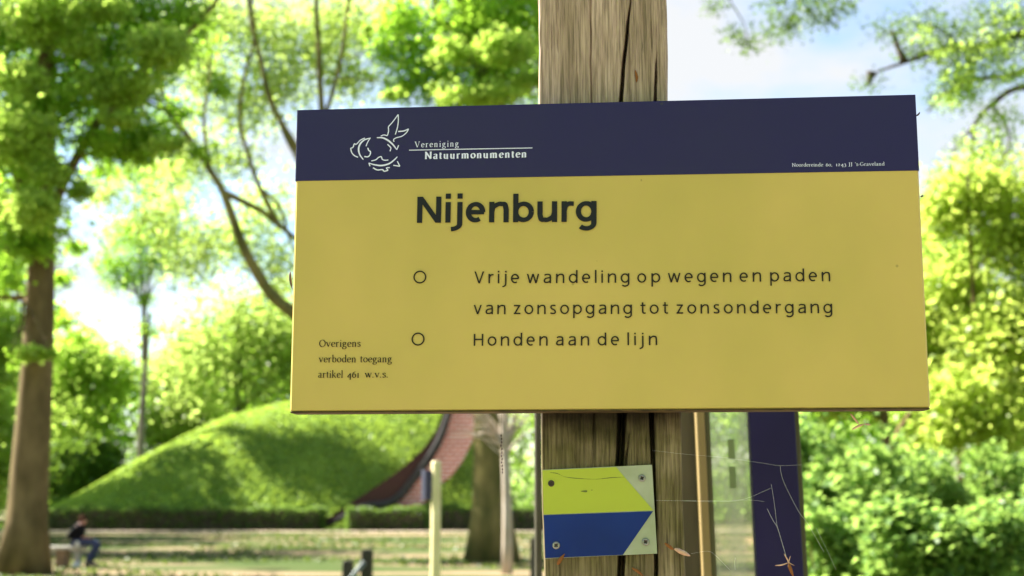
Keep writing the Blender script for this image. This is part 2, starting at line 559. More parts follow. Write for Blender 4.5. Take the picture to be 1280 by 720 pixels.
def hedge(label, x0, x1, y0, y1, z, seed, leaf='hedge'):
    rng = np.random.default_rng(seed)
    root = empty('box_hedge', ((x0 + x1) / 2, (y0 + y1) / 2, 0))
    tag(root, label, 'hedge', 'clipped hedges at the foot of the mound')
    mb = MB(); mb.box((0, 0, z * .46), (x1 - x0 - .3, (y1 - y0) - .3, z * .9))
    mb.build('branch_mass', BARK_DARK, root)
    n = int((x1 - x0) * 520)
    u = rng.uniform(-1, 1, (n, 3))
    ax = rng.integers(0, 3, n); ax = np.where(rng.uniform(size=n) < .45, 1, np.where(rng.uniform(size=n) < .7, 2, 0))
    face_ = np.where(rng.uniform(size=n) < .5, -1, 1)
    for a in range(3):
        k = ax == a
        u[k, a] = face_[k] if a != 2 else 1
    p = u * np.array([(x1 - x0) / 2, (y1 - y0) / 2, z / 2]) + np.array([0, 0, z / 2]) + rng.normal(size=(n, 3)) * .07
    p[:, 2] = np.abs(p[:, 2]) * (1 + .07 * np.sin(p[:, 0] * 1.7 + seed) + .05 * np.sin(p[:, 0] * 4.1))
    leaves('foliage', p, .17, LEAF[leaf], root, seed)


def gx_(px, D): return (px - 640) / 1680 * D


hedge('long low clipped hedge along the foot of the mound left of the brick wall', gx_(58, 84), gx_(408, 84), 83.2, 84.5, 1.3, 11)
hedge('short clipped hedge in front of the pink brick face', gx_(438, 82.9), gx_(535, 82.9), 82.2, 83.4, 1.25, 12)
hedge('low clipped hedge to the right of the brick wall behind the thick olive trunk', gx_(552, 84), gx_(690, 84), 83.3, 84.5, 1.3, 13)

# ================================================================== WOODS BEHIND
rng = np.random.default_rng(21)
prof_x = [-600, -100, 0, 60, 130, 150, 215, 232, 300, 355, 420, 480, 700, 1000, 1150, 1280, 1400, 1900]
prof_y = [300, 330, 372, 388, 395, 412, 408, 372, 352, 350, 366, 370, 390, 380, 360, 360, 350, 320]
blobs = []
for i in range(540):
    D = rng.uniform(113, 136)
    px = rng.uniform(-620, 1900) if i < 330 else rng.choice([rng.uniform(-1500, -620), rng.uniform(1900, 3600)])
    ty = np.interp(px, prof_x, prof_y)
    r = rng.uniform(3.2, 6.0)
    ztop = 1.55 + (631 - ty) / 1680 * D * rng.uniform(.93, 1.0)
    z = r * .5 + (ztop - r * 1.4) * rng.uniform(0, 1) ** .6
    z = max(r * .5, z)
    x = (px - 640) / 1680 * D
    blobs.append(((x, D, z), r * 1.1, r, r * rng.uniform(.7, 1)))
P, T = clumped(blobs, 205000, 10, .34, 21, .1)
T = np.clip(T * .6 + .35 * (np.sin(P[:, 0] * .13) * .5 + .5), 0, 1)
half = np.sin(P[:, 0] * .09 + 1.2) + np.sin(P[:, 2] * .3) * .5 > -.1
wd = leaves('woodland', P[half], .62, LEAF['fresh'], None, 22, tint=T[half])
tag(wd, 'continuous light green spring wood filling the distance behind the mound', 'woodland', kind='stuff')
wd = leaves('woodland', P[~half], .62, LEAF['mid'], None, 23, tint=T[~half])
tag(wd, 'deeper green clumps of the distant wood between the lighter crowns', 'woodland', kind='stuff')
# understory, dark foot of the wood
blobs = []
for i in range(150):
    D = rng.uniform(124, 150); px = rng.uniform(-500, 1800)
    r = rng.uniform(1.8, 3.6)
    blobs.append((((px - 640) / 1680 * D, D, r * rng.uniform(.4, 1.2)), r * 1.5, r, r))
P, T = clumped(blobs, 36000, 12, .2, 24, .5)
tag(leaves('undergrowth', P, .6, LEAF['bush'], None, 25, tint=T), 'dark shrub layer at the foot of the distant wood', 'undergrowth', kind='stuff')
# distinct background trees in front of that wood
tree('broad rounded yellow-green tree rising behind the mound just left of the sign board', at(292, 631, 107) - Vector((0, 0, 1.55)), 20, .42,
     [blob(295, 400, 107, 62, 46), blob(340, 425, 107, 52, 46), blob(250, 440, 107, 46, 44), blob(300, 480, 107, 70, 50), blob(375, 450, 108, 50, 60), blob(430, 420, 108, 60, 70)],
     'pale', .42, 15000, BARK_GREY, 31, name='tree', spread=.4, shell=.05, clump=7)
tree('fresh green tree behind the mound between the big left trunk and the slim tree', at(105, 631, 112) - Vector((0, 0, 1.55)), 15, .35,
     [blob(95, 450, 112, 40, 36), blob(135, 475, 112, 40, 40), blob(105, 540, 110, 48, 40), blob(75, 500, 112, 34, 40)],
     'fresh', .45, 11000, BARK_GREY, 32, spread=.35, shell=.1)
tree('light green tree in the gap left of the big left trunk', at(-20, 631, 70) - Vector((0, 0, 1.55)), 11, .3,
     [blob(-10, 420, 70, 40, 50), blob(-40, 480, 70, 50, 60), blob(0, 560, 70, 30, 50), blob(-30, 600, 70, 40, 40)],
     'fresh', .32, 12000, BARK_GREY, 33)
tree('pale green tree standing behind the mound right of the slim tree', at(215, 631, 112) - Vector((0, 0, 1.55)), 14, .3,
     [blob(220, 470, 112, 34, 36), blob(235, 520, 110, 44, 34), blob(205, 540, 110, 34, 30)],
     'pale', .42, 7000, BARK_GREY, 34, spread=.35, shell=.1)
# dark shrubs behind the left toe of the mound
for (px, py, D, rr, lab, sd) in [(85, 590, 104, 34, 'dark green shrub beside the big left trunk, behind the toe of the mound', 35),
                                 (125, 575, 106, 26, 'dark bush above the lit edge of the mound, left of the slim tree', 36),
                                 (112, 520, 122, 20, 'small dark shadowed evergreen high behind the left end of the mound', 37)]:
    b0 = at(px, 631, D) - Vector((0, 0, 1.55))
    root = empty('shrub', b0); tag(root, lab, 'shrub')
    c = at(px, py, D) - b0; r_ = rr * D / FPX
    lb = MB()
    for q in range(5):
        lb.tube(limb_path((0, 0, 0), c + Vector((random.uniform(-r_, r_), 0, random.uniform(-.5, .5) * r_)) * .7, .05, random, 4), [.08, .07, .05, .04, .02], n=5)
    lb.build('stems', BARK_DARK, root)
    P, T = clumped([(tuple(c), r_, r_, r_ * 1.1), ((c.x, c.y, c.z * .45), r_ * 1.1, r_, c.z * .5)], 5000, 10, .16, sd)
    leaves('foliage', P, .4, LEAF['dark'], root, sd, tint=T)

# slim tree behind the mound -----------------------------------------
b0 = Vector((at(180.5, 480, 96).x, 96, 0))
A = lambda px, py, D=96: at(px, py, D)
ex = [([A(180.5, 450), A(180, 400), A(180, 368)], .22, .16), ([A(180, 385), A(172, 365), A(160, 340), A(147, 325), A(128, 318)], .12, .04), ([A(181, 385), A(190, 362), A(203, 345), A(216, 330)], .12, .03),
      ([A(180, 390), A(178, 350), A(173, 300), A(170, 250), A(172, 205)], .14, .03), ([A(183, 372), A(190, 330), A(205, 290), A(212, 250), A(222, 200)], .11, .03),
      ([A(176, 370), A(150, 350), A(125, 300), A(112, 290)], .12, .03)]
tree('slim tall tree with a sparse forking crown standing behind the left slope of the mound', b0, 20, .36,
     [blob(150, 332, 96, 20, 8), blob(182, 335, 96, 22, 12), blob(212, 333, 96, 18, 8), blob(170, 350, 96, 14, 9), blob(165, 283, 96, 24, 7), blob(200, 270, 96, 22, 9),
      blob(208, 290, 96, 14, 9), blob(222, 256, 96, 14, 7), blob(240, 275, 96, 7, 5), blob(180, 375, 96, 13, 8), blob(185, 412, 96, 18, 6),
      blob(130, 330, 96, 18, 10), blob(195, 310, 96, 26, 22), blob(160, 300, 96, 26, 22), blob(225, 300, 96, 16, 16), blob(145, 350, 96, 18, 12), blob(200, 235, 96, 30, 20), blob(190, 205, 96, 22, 12), blob(215, 362, 96, 5, 4), blob(160, 215, 96, 20, 12)],
     'mid', .24, 10000, BARK_GREY, 41, top=15.2, extra=ex, limb_r=.1, clump=5, spread=.55, twigs=1, near=True)

# ================================================================== BIG LEFT TREE (31 m)
D1 = 31
b1 = at(34, 631, D1) - Vector((0, 0, 1.55))
A = lambda px, py, D=D1: at(px, py, D)
ex = [([A(40, 330), A(70, 250), A(100, 190), A(125, 150), A(165, 115), A(178, 85), A(200, 62), A(235, 40), A(262, 12), A(300, -40)], .14, .05),
      ([A(168, 118), A(172, 95), A(182, 75)], .1, .07),
      ([A(45, 300), A(60, 200), A(62, 60), A(80, -40)], .22, .12),
      ([A(30, 372), A(12, 372), A(-12, 366), A(-50, 330), A(-100, 300)], .08, .04),
      ([A(38, 260), A(10, 180), A(-30, 90), A(-50, -20)], .2, .1),
      ([A(18, 330), A(2, 300), A(-8, 290), A(-30, 260)], .05, .02)]
bl = [blob(20, 40, 31, 70, 50), blob(100, 20, 31, 60, 34), blob(60, 130, 30, 60, 24), blob(170, 12, 31, 50, 26), blob(235, 18, 31, 34, 24),
      blob(10, 190, 30, 44, 34), blob(45, 215, 29.5, 30, 24), blob(20, 258, 29.5, 36, 20), blob(100, 235, 30, 18, 12), blob(40, 310, 30, 34, 14),
      blob(140, 140, 32, 40, 13), blob(190, 165, 31, 40, 16), blob(160, 185, 31, 40, 10), blob(215, 140, 32, 32, 14), blob(120, 178, 30, 32, 14),
      blob(130, 215, 33, 26, 7), blob(170, 190, 31, 46, 12), blob(140, 60, 31, 42, 24), blob(205, 85, 31, 22, 24), blob(250, 190, 31, 22, 10), blob(275, 110, 31, 18, 14),
      blob(-50, 60, 31, 60, 50), blob(-60, 190, 31, 50, 40), blob(-60, 290, 31, 40, 30), blob(40, -60, 31, 90, 40), blob(190, -60, 31, 60, 40), blob(-70, -60, 31, 60, 60),
      blob(50, -130, 32, 90, 40), blob(110, 100, 31.5, 70, 34), blob(40, 150, 31, 50, 40), blob(205, 50, 32, 60, 30), blob(150, 180, 31.5, 60, 22), blob(30, 290, 30, 40, 30), blob(75, 400, 32, 22, 10), blob(60, 390, 33, 24, 12), blob(100, 420, 36, 22, 10), blob(78, 350, 33, 18, 10), blob(8, 345, 29, 18, 24), blob(95, 310, 33, 20, 9),
      blob(40, 441, 30, 26, 7), blob(14, 452, 30, 8, 8), blob(60, 446, 30, 6, 6)]
tree('massive brown trunk at the far left beside the bench, under a dense sunlit crown', b1, 20, .47, bl, 'mid', .145, 47000, BARK_BROWN, 51, name='tree', top=14.0, extra=ex,
     limb_r=.1, clump=7, spread=.36, shell=.1, near=True)
# more leaf sprays of the same tree, lighter green to paint sunlit leaves
P, T = clumped([blob(15, 170, 28.5, 50, 36), blob(40, 260, 28.5, 40, 22), blob(60, 215, 28.5, 26, 16), blob(20, 100, 28.5, 40, 20), blob(130, 10, 29, 34, 14),
                blob(100, 60, 29, 26, 14), blob(38, 441, 30, 26, 7), blob(150, 150, 29, 30, 10), blob(210, 180, 29, 26, 9), blob(100, 240, 29, 16, 9), blob(200, 60, 29, 40, 24), blob(60, 20, 29, 60, 30), blob(150, 110, 29.5, 50, 24)], 14000, 7, .3, 52, .1)
tr1 = [o for o in COL.objects if o.get('label', '').startswith('massive brown')][0]
leaves('crown', P - np.array(b1), .15, LEAF['fresh'], tr1, 53, tint=T)  # the fresh green here paints sunlit leaves

# ================================================================== CENTRE TREE (38 m)
D2 = 38
b2 = at(615, 631, D2) - Vector((0, 0, 1.55))
A = lambda px, py, D=D2: at(px, py, D)
ex = [([A(612, 470), A(560, 430), A(460, 425), A(400, 408), A(365, 390), A(338, 366), A(318, 335), A(303, 305), A(287, 262), A(278, 238), A(262, 212), A(235, 170), A(205, 120), A(190, 60)], .25, .045),
      ([A(279, 240), A(300, 250), A(330, 266), A(352, 284), A(375, 303), A(400, 330)], .10, .05),
      ([A(350, 284), A(338, 262), A(325, 235), A(312, 200), A(300, 150), A(305, 100), A(318, 40), A(310, -30)], .08, .04),
      ([A(440, 420), A(420, 300), A(408, 200), A(401, 120), A(398, 60), A(395, 0), A(390, -80)], .14, .05),
      ([A(405, 150), A(420, 100), A(428, 60), A(436, 0), A(440, -60)], .07, .04),
      ([A(385, 200), A(368, 180), A(350, 150), A(336, 120), A(325, 70), A(312, 20), A(308, -40)], .10, .05),
      ([A(400, 260), A(375, 205), A(352, 160), A(330, 90)], .08, .03),
      ([A(325, 235), A(350, 260), A(362, 300), A(372, 320)], .05, .03),
      ([A(262, 212), A(255, 150), A(262, 90), A(258, 20), A(262, -60)], .06, .03),
      ([A(610, 300), A(605, 130), A(600, 70), A(585, 30), A(572, -20), A(560, -90)], .26, .12),
      ([A(600, 90), A(565, 35), A(550, 25), A(540, -20), A(525, -80)], .16, .09)]
bl = [blob(600, 30, 38, 80, 44), blob(530, 90, 38, 46, 30), blob(640, 95, 38, 50, 40), blob(500, 110, 38, 30, 16), blob(570, 115, 38, 60, 26),
      blob(500, 20, 38, 30, 34), blob(478, 70, 38, 16, 16), blob(660, 20, 38, 60, 60), blob(600, -60, 38, 110, 50), blob(700, 60, 40, 50, 50), blob(600, 200, 39, 80, 50), blob(560, 60, 38.5, 70, 40), blob(490, 50, 38, 36, 30)]
tree('thick olive-green mossy trunk behind the pale sapling, with long arching limbs beside the sign board', b2, 22, .58, bl, 'mid', .16, 26000, BARK_OLIVE, 61,
     top=15.5, extra=ex, limb_r=.12, clump=7, spread=.32, shell=.1, near=True)
tr2 = [o for o in COL.objects if o.get('label', '').startswith('thick olive')][0]
P, T = clumped([blob(600, 120, 36, 60, 14), blob(660, 100, 36, 30, 14), blob(560, 65, 36, 26, 18), blob(492, 118, 36, 18, 10), blob(630, 60, 36, 40, 22), blob(460, 40, 36, 10, 9)], 3600, 9, .2, 62, .2)
leaves('crown', P - np.array(b2), .17, LEAF['fresh'], tr2, 63, tint=T)
# thin young foliage haze along the arching limbs
hz = [blob(330, 40, 40, 60, 50), blob(250, 90, 40, 40, 60), blob(310, 130, 40, 60, 40), blob(400, 60, 40, 60, 60), blob(230, 200, 40, 40, 50), blob(290, 200, 40, 40, 24),
      blob(430, 20, 40, 50, 40), blob(350, 100, 40, 40, 40), blob(270, 20, 40, 50, 30), blob(355, 360, 40, 20, 10), blob(250, 300, 40, 20, 30), blob(440, 100, 40, 40, 30), blob(200, 270, 42, 40, 40), blob(240, 330, 42, 30, 40), blob(330, 260, 42, 40, 40), blob(345, 330, 42, 30, 40), blob(290, 300, 42, 40, 40), blob(130, 240, 42, 30, 30)]
P, T = clumped(hz, 21000, 5, .4, 64, .0)
leaves('crown', P - np.array(b2), .15, LEAF['pale'], tr2, 65, tint=T)

# ================================================================== PALE SAPLING (32 m)
b3 = at(633, 631, 31) - Vector((0, 0, 1.55))
root = empty('sapling', b3)
tag(root, 'pale leafless sapling with a fan of bare twigs in front of the thick olive trunk', 'tree')
A = lambda px, py, D=31: at(px, py, D) - b3
mb = MB(); mb.tube([Vector((0.02, 0, 0)), A(634, 680), A(634, 640), A(633, 600), A(631, 560), A(628, 525), A(626, 480)], [.13, .115, .105, .10, .09, .07, .03], n=10, wob=.03)
mb.build('trunk', BARK_PALE, root, smooth=True)
mb = MB()
rr = random.Random(9)
for i in range(34):
    s = A(631 + rr.uniform(-2, 2), rr.uniform(548, 572))
    ex_, ey = rr.uniform(560, 690), rr.uniform(470, 540)
    if ex_ < 600: ey = rr.uniform(495, 552)
    e = A(ex_, ey) + Vector((0, rr.uniform(-.5, .5), 0))
    p = limb_path(s, e, .10, rr, 5)
    mb.tube(p, [.028, .022, .018, .014, .010, .006], n=5)
    for q in range(2):
        e2 = p[4] + Vector((rr.uniform(-.3, .3), rr.uniform(-.2, .2), rr.uniform(-.1, .35)))
        mb.tube([p[3], e2], [.011, .004], n=4)
mb.build('limbs', BARK_PALE, root)

# ================================================================== RIGHT SIDE TREES
b4 = at(1232, 631, 24) - Vector((0, 0, 1.55))
tree('bright yellow-green maple to the right of the sign board, with a thin trunk', b4, 9, .075,
     [blob(1225, 240, 24, 60, 40), blob(1180, 270, 24, 34, 36), blob(1265, 300, 24, 50, 50), blob(1195, 360, 24.5, 36, 36), blob(1240, 430, 24, 60, 40),
      blob(1200, 500, 23.5, 52, 40), blob(1250, 530, 23.5, 50, 40), blob(1180, 545, 23.5, 30, 22), blob(1310, 400, 24, 60, 90), blob(1330, 250, 24, 60, 60), blob(1150, 400, 25, 40, 60), blob(1170, 460, 25, 40, 40)],
     'yellow', .13, 27000, BARK_BROWN, 71, top=7.5, spread=.32, clump=8, shell=.1)
b5 = at(1111, 631, 34) - Vector((0, 0, 1.55))
tree('tree with a brown trunk showing just under the right part of the sign board', b5, 12, .19,
     [blob(1110, 440, 34, 90, 50), blob(1060, 490, 34, 50, 34), blob(1150, 520, 36, 40, 30), blob(1230, 430, 38, 90, 60), blob(1020, 470, 34, 50, 40), blob(1180, 330, 36, 60, 50)],
     'fresh', .2, 15000, BARK_BROWN, 72, top=8)
b6 = at(1206, 631, 30) - Vector((0, 0, 1.55))
tree('short reddish-brown trunk under the yellow-green maple foliage', b6, 8, .15,
     [blob(1230, 480, 30, 50, 40), blob(1200, 420, 30, 60, 40), blob(1290, 480, 30, 60, 60)],
     'fresh', .17, 8000, paint('bark_red', (.26, .13, .07), .9, scale=5, bump=.4, col2=(.15, .08, .05)), 73, top=5.5)
# big tree outside the frame on the right whose limbs reach in along the top
D7 = 18
b7 = at(1500, 631, D7) - Vector((0, 0, 1.55))
A = lambda px, py, D=D7: at(px, py, D)
ex = [([A(1500, 120), A(1400, 20), A(1300, -30), A(1180, -45), A(1080, -50), A(980, -40), A(900, -30), A(840, -10)], .13, .02),
      ([A(1500, 150), A(1400, 80), A(1300, 40), A(1230, 58), A(1180, 62), A(1130, 78), A(1090, 92)], .10, .012),
      ([A(1400, 80), A(1340, 60), A(1270, 92), A(1215, 100), A(1180, 118), A(1160, 140)], .06, .012),
      ([A(1500, 260), A(1380, 170), A(1290, 110), A(1240, 130), A(1215, 160), A(1190, 190)], .07, .012),
      ([A(1215, 160), A(1217, 180), A(1210, 215), A(1212, 240)], .03, .015), ([A(1240, 130), A(1262, 170), A(1250, 210)], .03, .012),
      ([A(900, -30), A(912, 0), A(930, 30), A(934, 55)], .012, .006), ([A(960, -38), A(965, -5), A(975, 15)], .012, .006), ([A(1030, -40), A(1036, 0), A(1050, 28)], .012, .006)]
bl = [blob(965, 38, D7, 13, 12), blob(934, 57, D7, 10, 9), blob(1035, 28, D7, 9, 6), blob(990, 34, D7, 10, 9), blob(970, 5, D7, 12, 6), blob(1000, 5, D7, 10, 7), blob(1036, 2, D7, 8, 7),
      blob(895, 8, D7, 12, 6), blob(915, 42, D7, 7, 8), blob(1055, 10, D7, 12, 8), blob(1015, 15, D7, 22, 10),
      blob(1160, 28, D7, 26, 6), blob(1190, 50, D7, 30, 8), blob(1240, 20, D7, 36, 9), blob(1150, 66, D7, 22, 6), blob(1230, 68, D7, 40, 7), blob(1200, 90, D7, 26, 6), blob(1115, 38, D7, 22, 6),
      blob(1190, 112, D7, 24, 8), blob(1260, 50, D7, 30, 8), blob(1085, 105, D7, 16, 4)]
t7 = tree('tree beyond the right edge whose leafy twigs hang into the sky over the sign board', b7, 13, .36, bl, 'dark', .055, 6000, BARK_DARK, 74, name='tree', top=11, extra=ex,
          limb_r=.04, clump=4, spread=1.0, twigs=1, near=True)
P, T = clumped([blob(1240, 62, 17.6, 46, 6), blob(1180, 66, 17.6, 24, 6), blob(1200, 95, 17.5, 24, 8), blob(1190, 125, 17.5, 18, 10), blob(1262, 95, 17.5, 30, 8), blob(1250, 150, 17.5, 22, 14), blob(1150, 42, 17.6, 18, 5),
                blob(1265, 20, 17.6, 22, 10), blob(1225, 190, 17.6, 40, 9), blob(1210, 115, 17.5, 14, 14)], 3200, 5, .8, 75, .0)
leaves('crown', P - np.array(b7), .06, LEAF['fresh'], t7, 76, tint=T)
P, T = clumped([blob(1480, -20, D7, 150, 110), blob(1560, 150, D7, 150, 120), blob(1620, -120, D7, 160, 120), blob(1400, -130, D7, 120, 70), blob(1430, 60, D7, 80, 60)], 14000, 9, .14, 77, .4)
leaves('crown', P - np.array(b7), .13, LEAF['mid'], t7, 78, tint=T)

# trees left of the frame that throw the shade on mound and meadow
for (x, y, hgt, sd, lab) in [(-40, 95, 23, 81, 'tall tree beside the left toe of the mound, beyond the left edge of the photo'),
                             (-46, 98, 30, 85, 'tallest tree beyond the left edge of the photo, behind the mound tree'),
                             (-43, 87, 28, 86, 'second tallest tree beyond the left edge of the photo, beside the mound'),
                             (-33, 70, 18, 82, 'broad tree in the meadow beyond the left edge of the photo'),
                             (-36, 64, 22, 87, 'tall meadow tree beyond the left edge of the photo, between path and bench'),
                             (-25, 50, 17, 83, 'tree beyond the left edge of the photo nearest the bench')]:
    bb = []
    for q in range(11):
        a = q * 2.4; rr_ = 4.6 * (q % 3) / 2
        bb.append(((x + rr_ * math.cos(a), y + rr_ * math.sin(a), hgt * (.36 + .055 * q)), 3.0, 3.0, 2.4))
    tree(lab, (x, y, 0), hgt, .42, bb, 'mid', .4, 9000, BARK_BROWN, sd, shell=.3, group=None)
# unseen wood edge added on the camera's side to darken the front of the sign
rng = np.random.default_rng(90)
blobs = []
for i in range(70):
    a = R(rng.uniform(185, 355)); d_ = rng.uniform(11, 24); r_ = rng.uniform(1.8, 3.2)
    blobs.append(((d_ * math.cos(a), d_ * math.sin(a), rng.uniform(.5, 9)), r_, r_, r_))
P, T = clumped(blobs, 15000, 12, .25, 91, .3)
tag(leaves('woodland', P, .42, LEAF['mid'], None, 92, tint=T), 'unseen green wood edge added behind the camera to shade the sign board', 'woodland', kind='stuff')

# ================================================================== SHRUBS AT THE RIGHT
SHR = [(1020, 575, 15, 52, 'tall leafy shrub just right of the navy information board, reaching up to the sign board'),
       (1090, 610, 14, 56, 'leafy green shrub below the dangling winged seed'),
       (1150, 600, 19, 48, 'green shrub beneath the right end of the sign board behind the others'),
       (1060, 690, 11, 60, 'broad leafy shrub low down between the information board and the lower right corner'),
       (1140, 690, 10, 60, 'large-leaved shrub at the bottom edge right of centre of the undergrowth'),
       (1215, 705, 10, 56, 'shrub with big pale leaves at the bottom edge near the lower right corner'),
       (1280, 690, 12, 60, 'shrub cut by the right edge at the lower right corner'),
       (1255, 605, 21, 42, 'darker shrub beneath the yellow-green maple at the right edge'),
       (1010, 650, 12, 50, 'shrub with bright round leaves directly beside the wooden post of the information board'),
       (1180, 645, 20, 34, 'small shrub on the leaf-littered bank behind the big-leaved shrubs')]
for i, (px, py, D, rr_, lab) in enumerate(SHR):
    b0 = at(px, 631, D) - Vector((0, 0, 1.55))
    c = at(px, py, D); r_ = rr_ * D / FPX
    root = empty('shrub', b0); tag(root, lab, 'shrub', 'leafy shrubs right of the sign')
    cl = c - b0
    lb = MB(); rr = random.Random(100 + i)
    bl = [(tuple(cl), r_, r_ * .9, r_)]
    for q in range(7):
        e = cl + Vector((rr.uniform(-1, 1) * r_, rr.uniform(-.6, .6) * r_, rr.uniform(-.9, .8) * r_))
        lb.tube(limb_path((rr.uniform(-.1, .1), rr.uniform(-.1, .1), 0), e, .04, rr, 5), [.018, .016, .013, .011, .008, .004], n=5)
        bl.append((tuple(e), r_ * .5, r_ * .45, r_ * .42))
    bl.append(((cl.x, cl.y, cl.z * .5), r_ * .9, r_ * .8, cl.z * .5))
    lb.build('stems', BARK_BROWN, root)
    P, T = clumped(bl, int(3600 * (1.0 if D > 12 else 1.25)), 7, .17, 200 + i, .3)
    P[:, 2] = np.abs(P[:, 2])
    leaves('foliage', P, .062 + .0022 * D, LEAF['bush'], root, 300 + i, tint=T, flat=.8)

# ground cover under and between the shrubs
n = 26000
gx = rg.uniform(4.5, 24, n); gy = rg.uniform(10, 40, n)
k_ = gx / gy > .19
gp = np.stack([gx, gy, .05 + .45 * rg.uniform(0, 1, n) ** 2], -1)[k_]
tag(leaves('ground_cover', gp, .12, LEAF['bush'], None, 9), 'low leafy ground cover between the shrubs at the right', 'ground cover', kind='stuff')

# ================================================================== BENCH + PERSON (34 m)
DB = 34
A = lambda px, py, D=DB: at(px, py, D)
CONC = paint('weathered_concrete', (.42, .40, .34), .9, scale=5, bump=.3, col2=(.30, .28, .23))
WOOD_BR = paint('brown_wood', (.2, .13, .07), .85, scale=6, bump=.3, col2=(.13, .085, .045))
bo = A(88, 631); bo = Vector((bo.x, DB, 0))
bench = empty('bench', bo); tag(bench, 'grey slab bench on stout legs beside the massive left trunk', 'bench')
seat_z = .535
MB().box((-.03, 0, seat_z - .05), (.92, .42, .085), bev=.015).build('seat', CONC, bench)
MB().box((-.12, 0, (seat_z - .0925) / 2), (.26, .36, seat_z - .0925), bev=.01).build('leg', WOOD_BR, bench)
MB().box((.26, 0, (seat_z - .0925) / 2), (.09, .34, seat_z - .0925), bev=.01).build('leg', CONC, bench)

SKIN = paint('skin', (.45, .22, .15), .6, var=.05)
JACKET = paint('black_jacket', (.008, .008, .010), .95, var=.2, scale=20, bump=.2, spec=.1)
JEANS = paint('blue_jeans', (.03, .04, .10), .9, var=.25, scale=14, bump=.2)
SHOE = paint('dark_shoe', (.02, .018, .018), .6)
HAIR = paint('dark_hair', (.05, .022, .012), .95, spec=.05, var=.2, scale=40)
RED = paint('red_scarf', (.22, .04, .025), .8, var=.12, scale=20)
WHITE = paint('white_cloth', (.6, .6, .56), .7, var=.06)


def skin_obj(name, verts, edges, radii, mat, parent, root_i=0, sub=1):
    me = bpy.data.meshes.new(name)
    me.from_pydata([tuple(v) for v in verts], edges, [])
    o = bpy.data.objects.new(name, me); COL.objects.link(o)
    md = o.modifiers.new('skin', 'SKIN')
    if not me.skin_vertices: 
        me.attributes.new
    sv = me.skin_vertices[0].data if me.skin_vertices else None
    if sv is None:
        bpy.context.view_layer.objects.active = o
    sv = me.skin_vertices[0].data
    for i, r_ in enumerate(radii):
        r_ = r_ if hasattr(r_, '__len__') else (r_, r_)
        sv[i].radius = r_
        sv[i].use_root = (i == root_i)
    md.use_smooth_shade = True
    s = o.modifiers.new('sub', 'SUBSURF'); s.levels = sub; s.render_levels = sub
    me.materials.append(mat)
    if parent: o.parent = parent
    return o


po = Vector((A(97, 650).x, DB, 0))
person = empty('person', po)
tag(person, 'person in black jacket and blue jeans sitting on the bench, leaning forward', 'person')


def Q(px, py, dy=0.0):
    p = A(px, py) - po
    return Vector((p.x, dy, p.z))


hip, waist, chest, neck, head, crown_ = Q(97, 675.5), Q(97.5, 668), Q(99.5, 660), Q(102, 655), Q(103.5, 651.5), Q(103.5, 648.5)
V = [hip, waist, chest, neck, head, crown_]; Ed = [(0, 1), (1, 2), (2, 3), (3, 4), (4, 5)]; Rd = [(.15, .12), (.13, .10), (.16, .11), .055, .088, .07]
jaw = head + Vector((.05, 0, -.05)); V.append(jaw); Ed.append((4, 6)); Rd.append(.045)
nose = head + Vector((.098, 0, -.015)); V.append(nose); Ed.append((4, 7)); Rd.append(.016)
jv, je, jr = [hip + Vector((0, 0, .02)), waist, chest, neck - Vector((0, 0, .01))], [(0, 1), (1, 2), (2, 3)], [(.20, .17), (.20, .17), (.225, .16), .09]
tv, te, trr = [hip], [], [(.165, .13)]
for s in (-1, 1):
    hp = hip + Vector((.03, s * .09, -.01)); kn = Q(122.5, 679.5, s * .13); an = Q(110.5 + s, 703.5, s * .11); toe = an + Vector((.17, 0, -.05)); heel = an + Vector((-.03, 0, -.045))
    i = len(V); V += [hp, kn, an, toe]; Ed += [(0, i), (i, i + 1), (i + 1, i + 2), (i + 2, i + 3)]; Rd += [.085, .058, .038, .03]
    i = len(tv); tv += [hp, hp.lerp(kn, .5), kn, kn.lerp(an, .45), an]; te += [(0, i), (i, i + 1), (i + 1, i + 2), (i + 2, i + 3), (i + 3, i + 4)]; trr += [.105, .095, .082, .072, .062]
    sh = chest + Vector((0.0, s * .185, .03)); el = Q(91 + 3 * s, 671, s * .25) if s < 0 else Q(94, 671, .25); wr = Q(108, 671.5, s * .09); hd = wr + Vector((.06, -s * .01, -.012))
    i = len(V); V += [sh, el, wr, hd]; Ed += [(2, i), (i, i + 1), (i + 1, i + 2), (i + 2, i + 3)]; Rd += [.055, .042, .028, (.035, .022)]
    hi = i + 3
    for k in range(4):                       # fingers, bent round the thing held
        k0 = len(V); L = (.036, .042, .039, .03)[k]
        a_ = hd + Vector((.028, -s * .01 + (k - 1.5) * .018, -.004)); b_2 = a_ + Vector((L * .8, 0, -.012)); c_ = b_2 + Vector((L * .35, 0, -.026))
        V += [a_, b_2, c_]; Ed += [(hi, k0), (k0, k0 + 1), (k0 + 1, k0 + 2)]; Rd += [.009, .0085, .007]
    k0 = len(V); V += [hd + Vector((.0, -s * .04, .008)), hd + Vector((.028, -s * .058, .0))]; Ed += [(hi, k0), (k0, k0 + 1)]; Rd += [.011, .009]
    i = len(jv); jv += [sh, el, el.lerp(wr, .85)]; je += [(2, i), (i, i + 1), (i + 1, i + 2)]; jr += [.085, .07, .05]
    MB().tube([heel, an.lerp(toe, .35) + Vector((0, 0, -.012)), toe + Vector((.02, 0, 0))], [.05, .048, .034], n=10).build('shoe', SHOE, person, smooth=True)


def safe_skin(*a, **k):
    try:
        return skin_obj(*a, **k)
    except Exception as e_:
        print('skin fallback', e_)


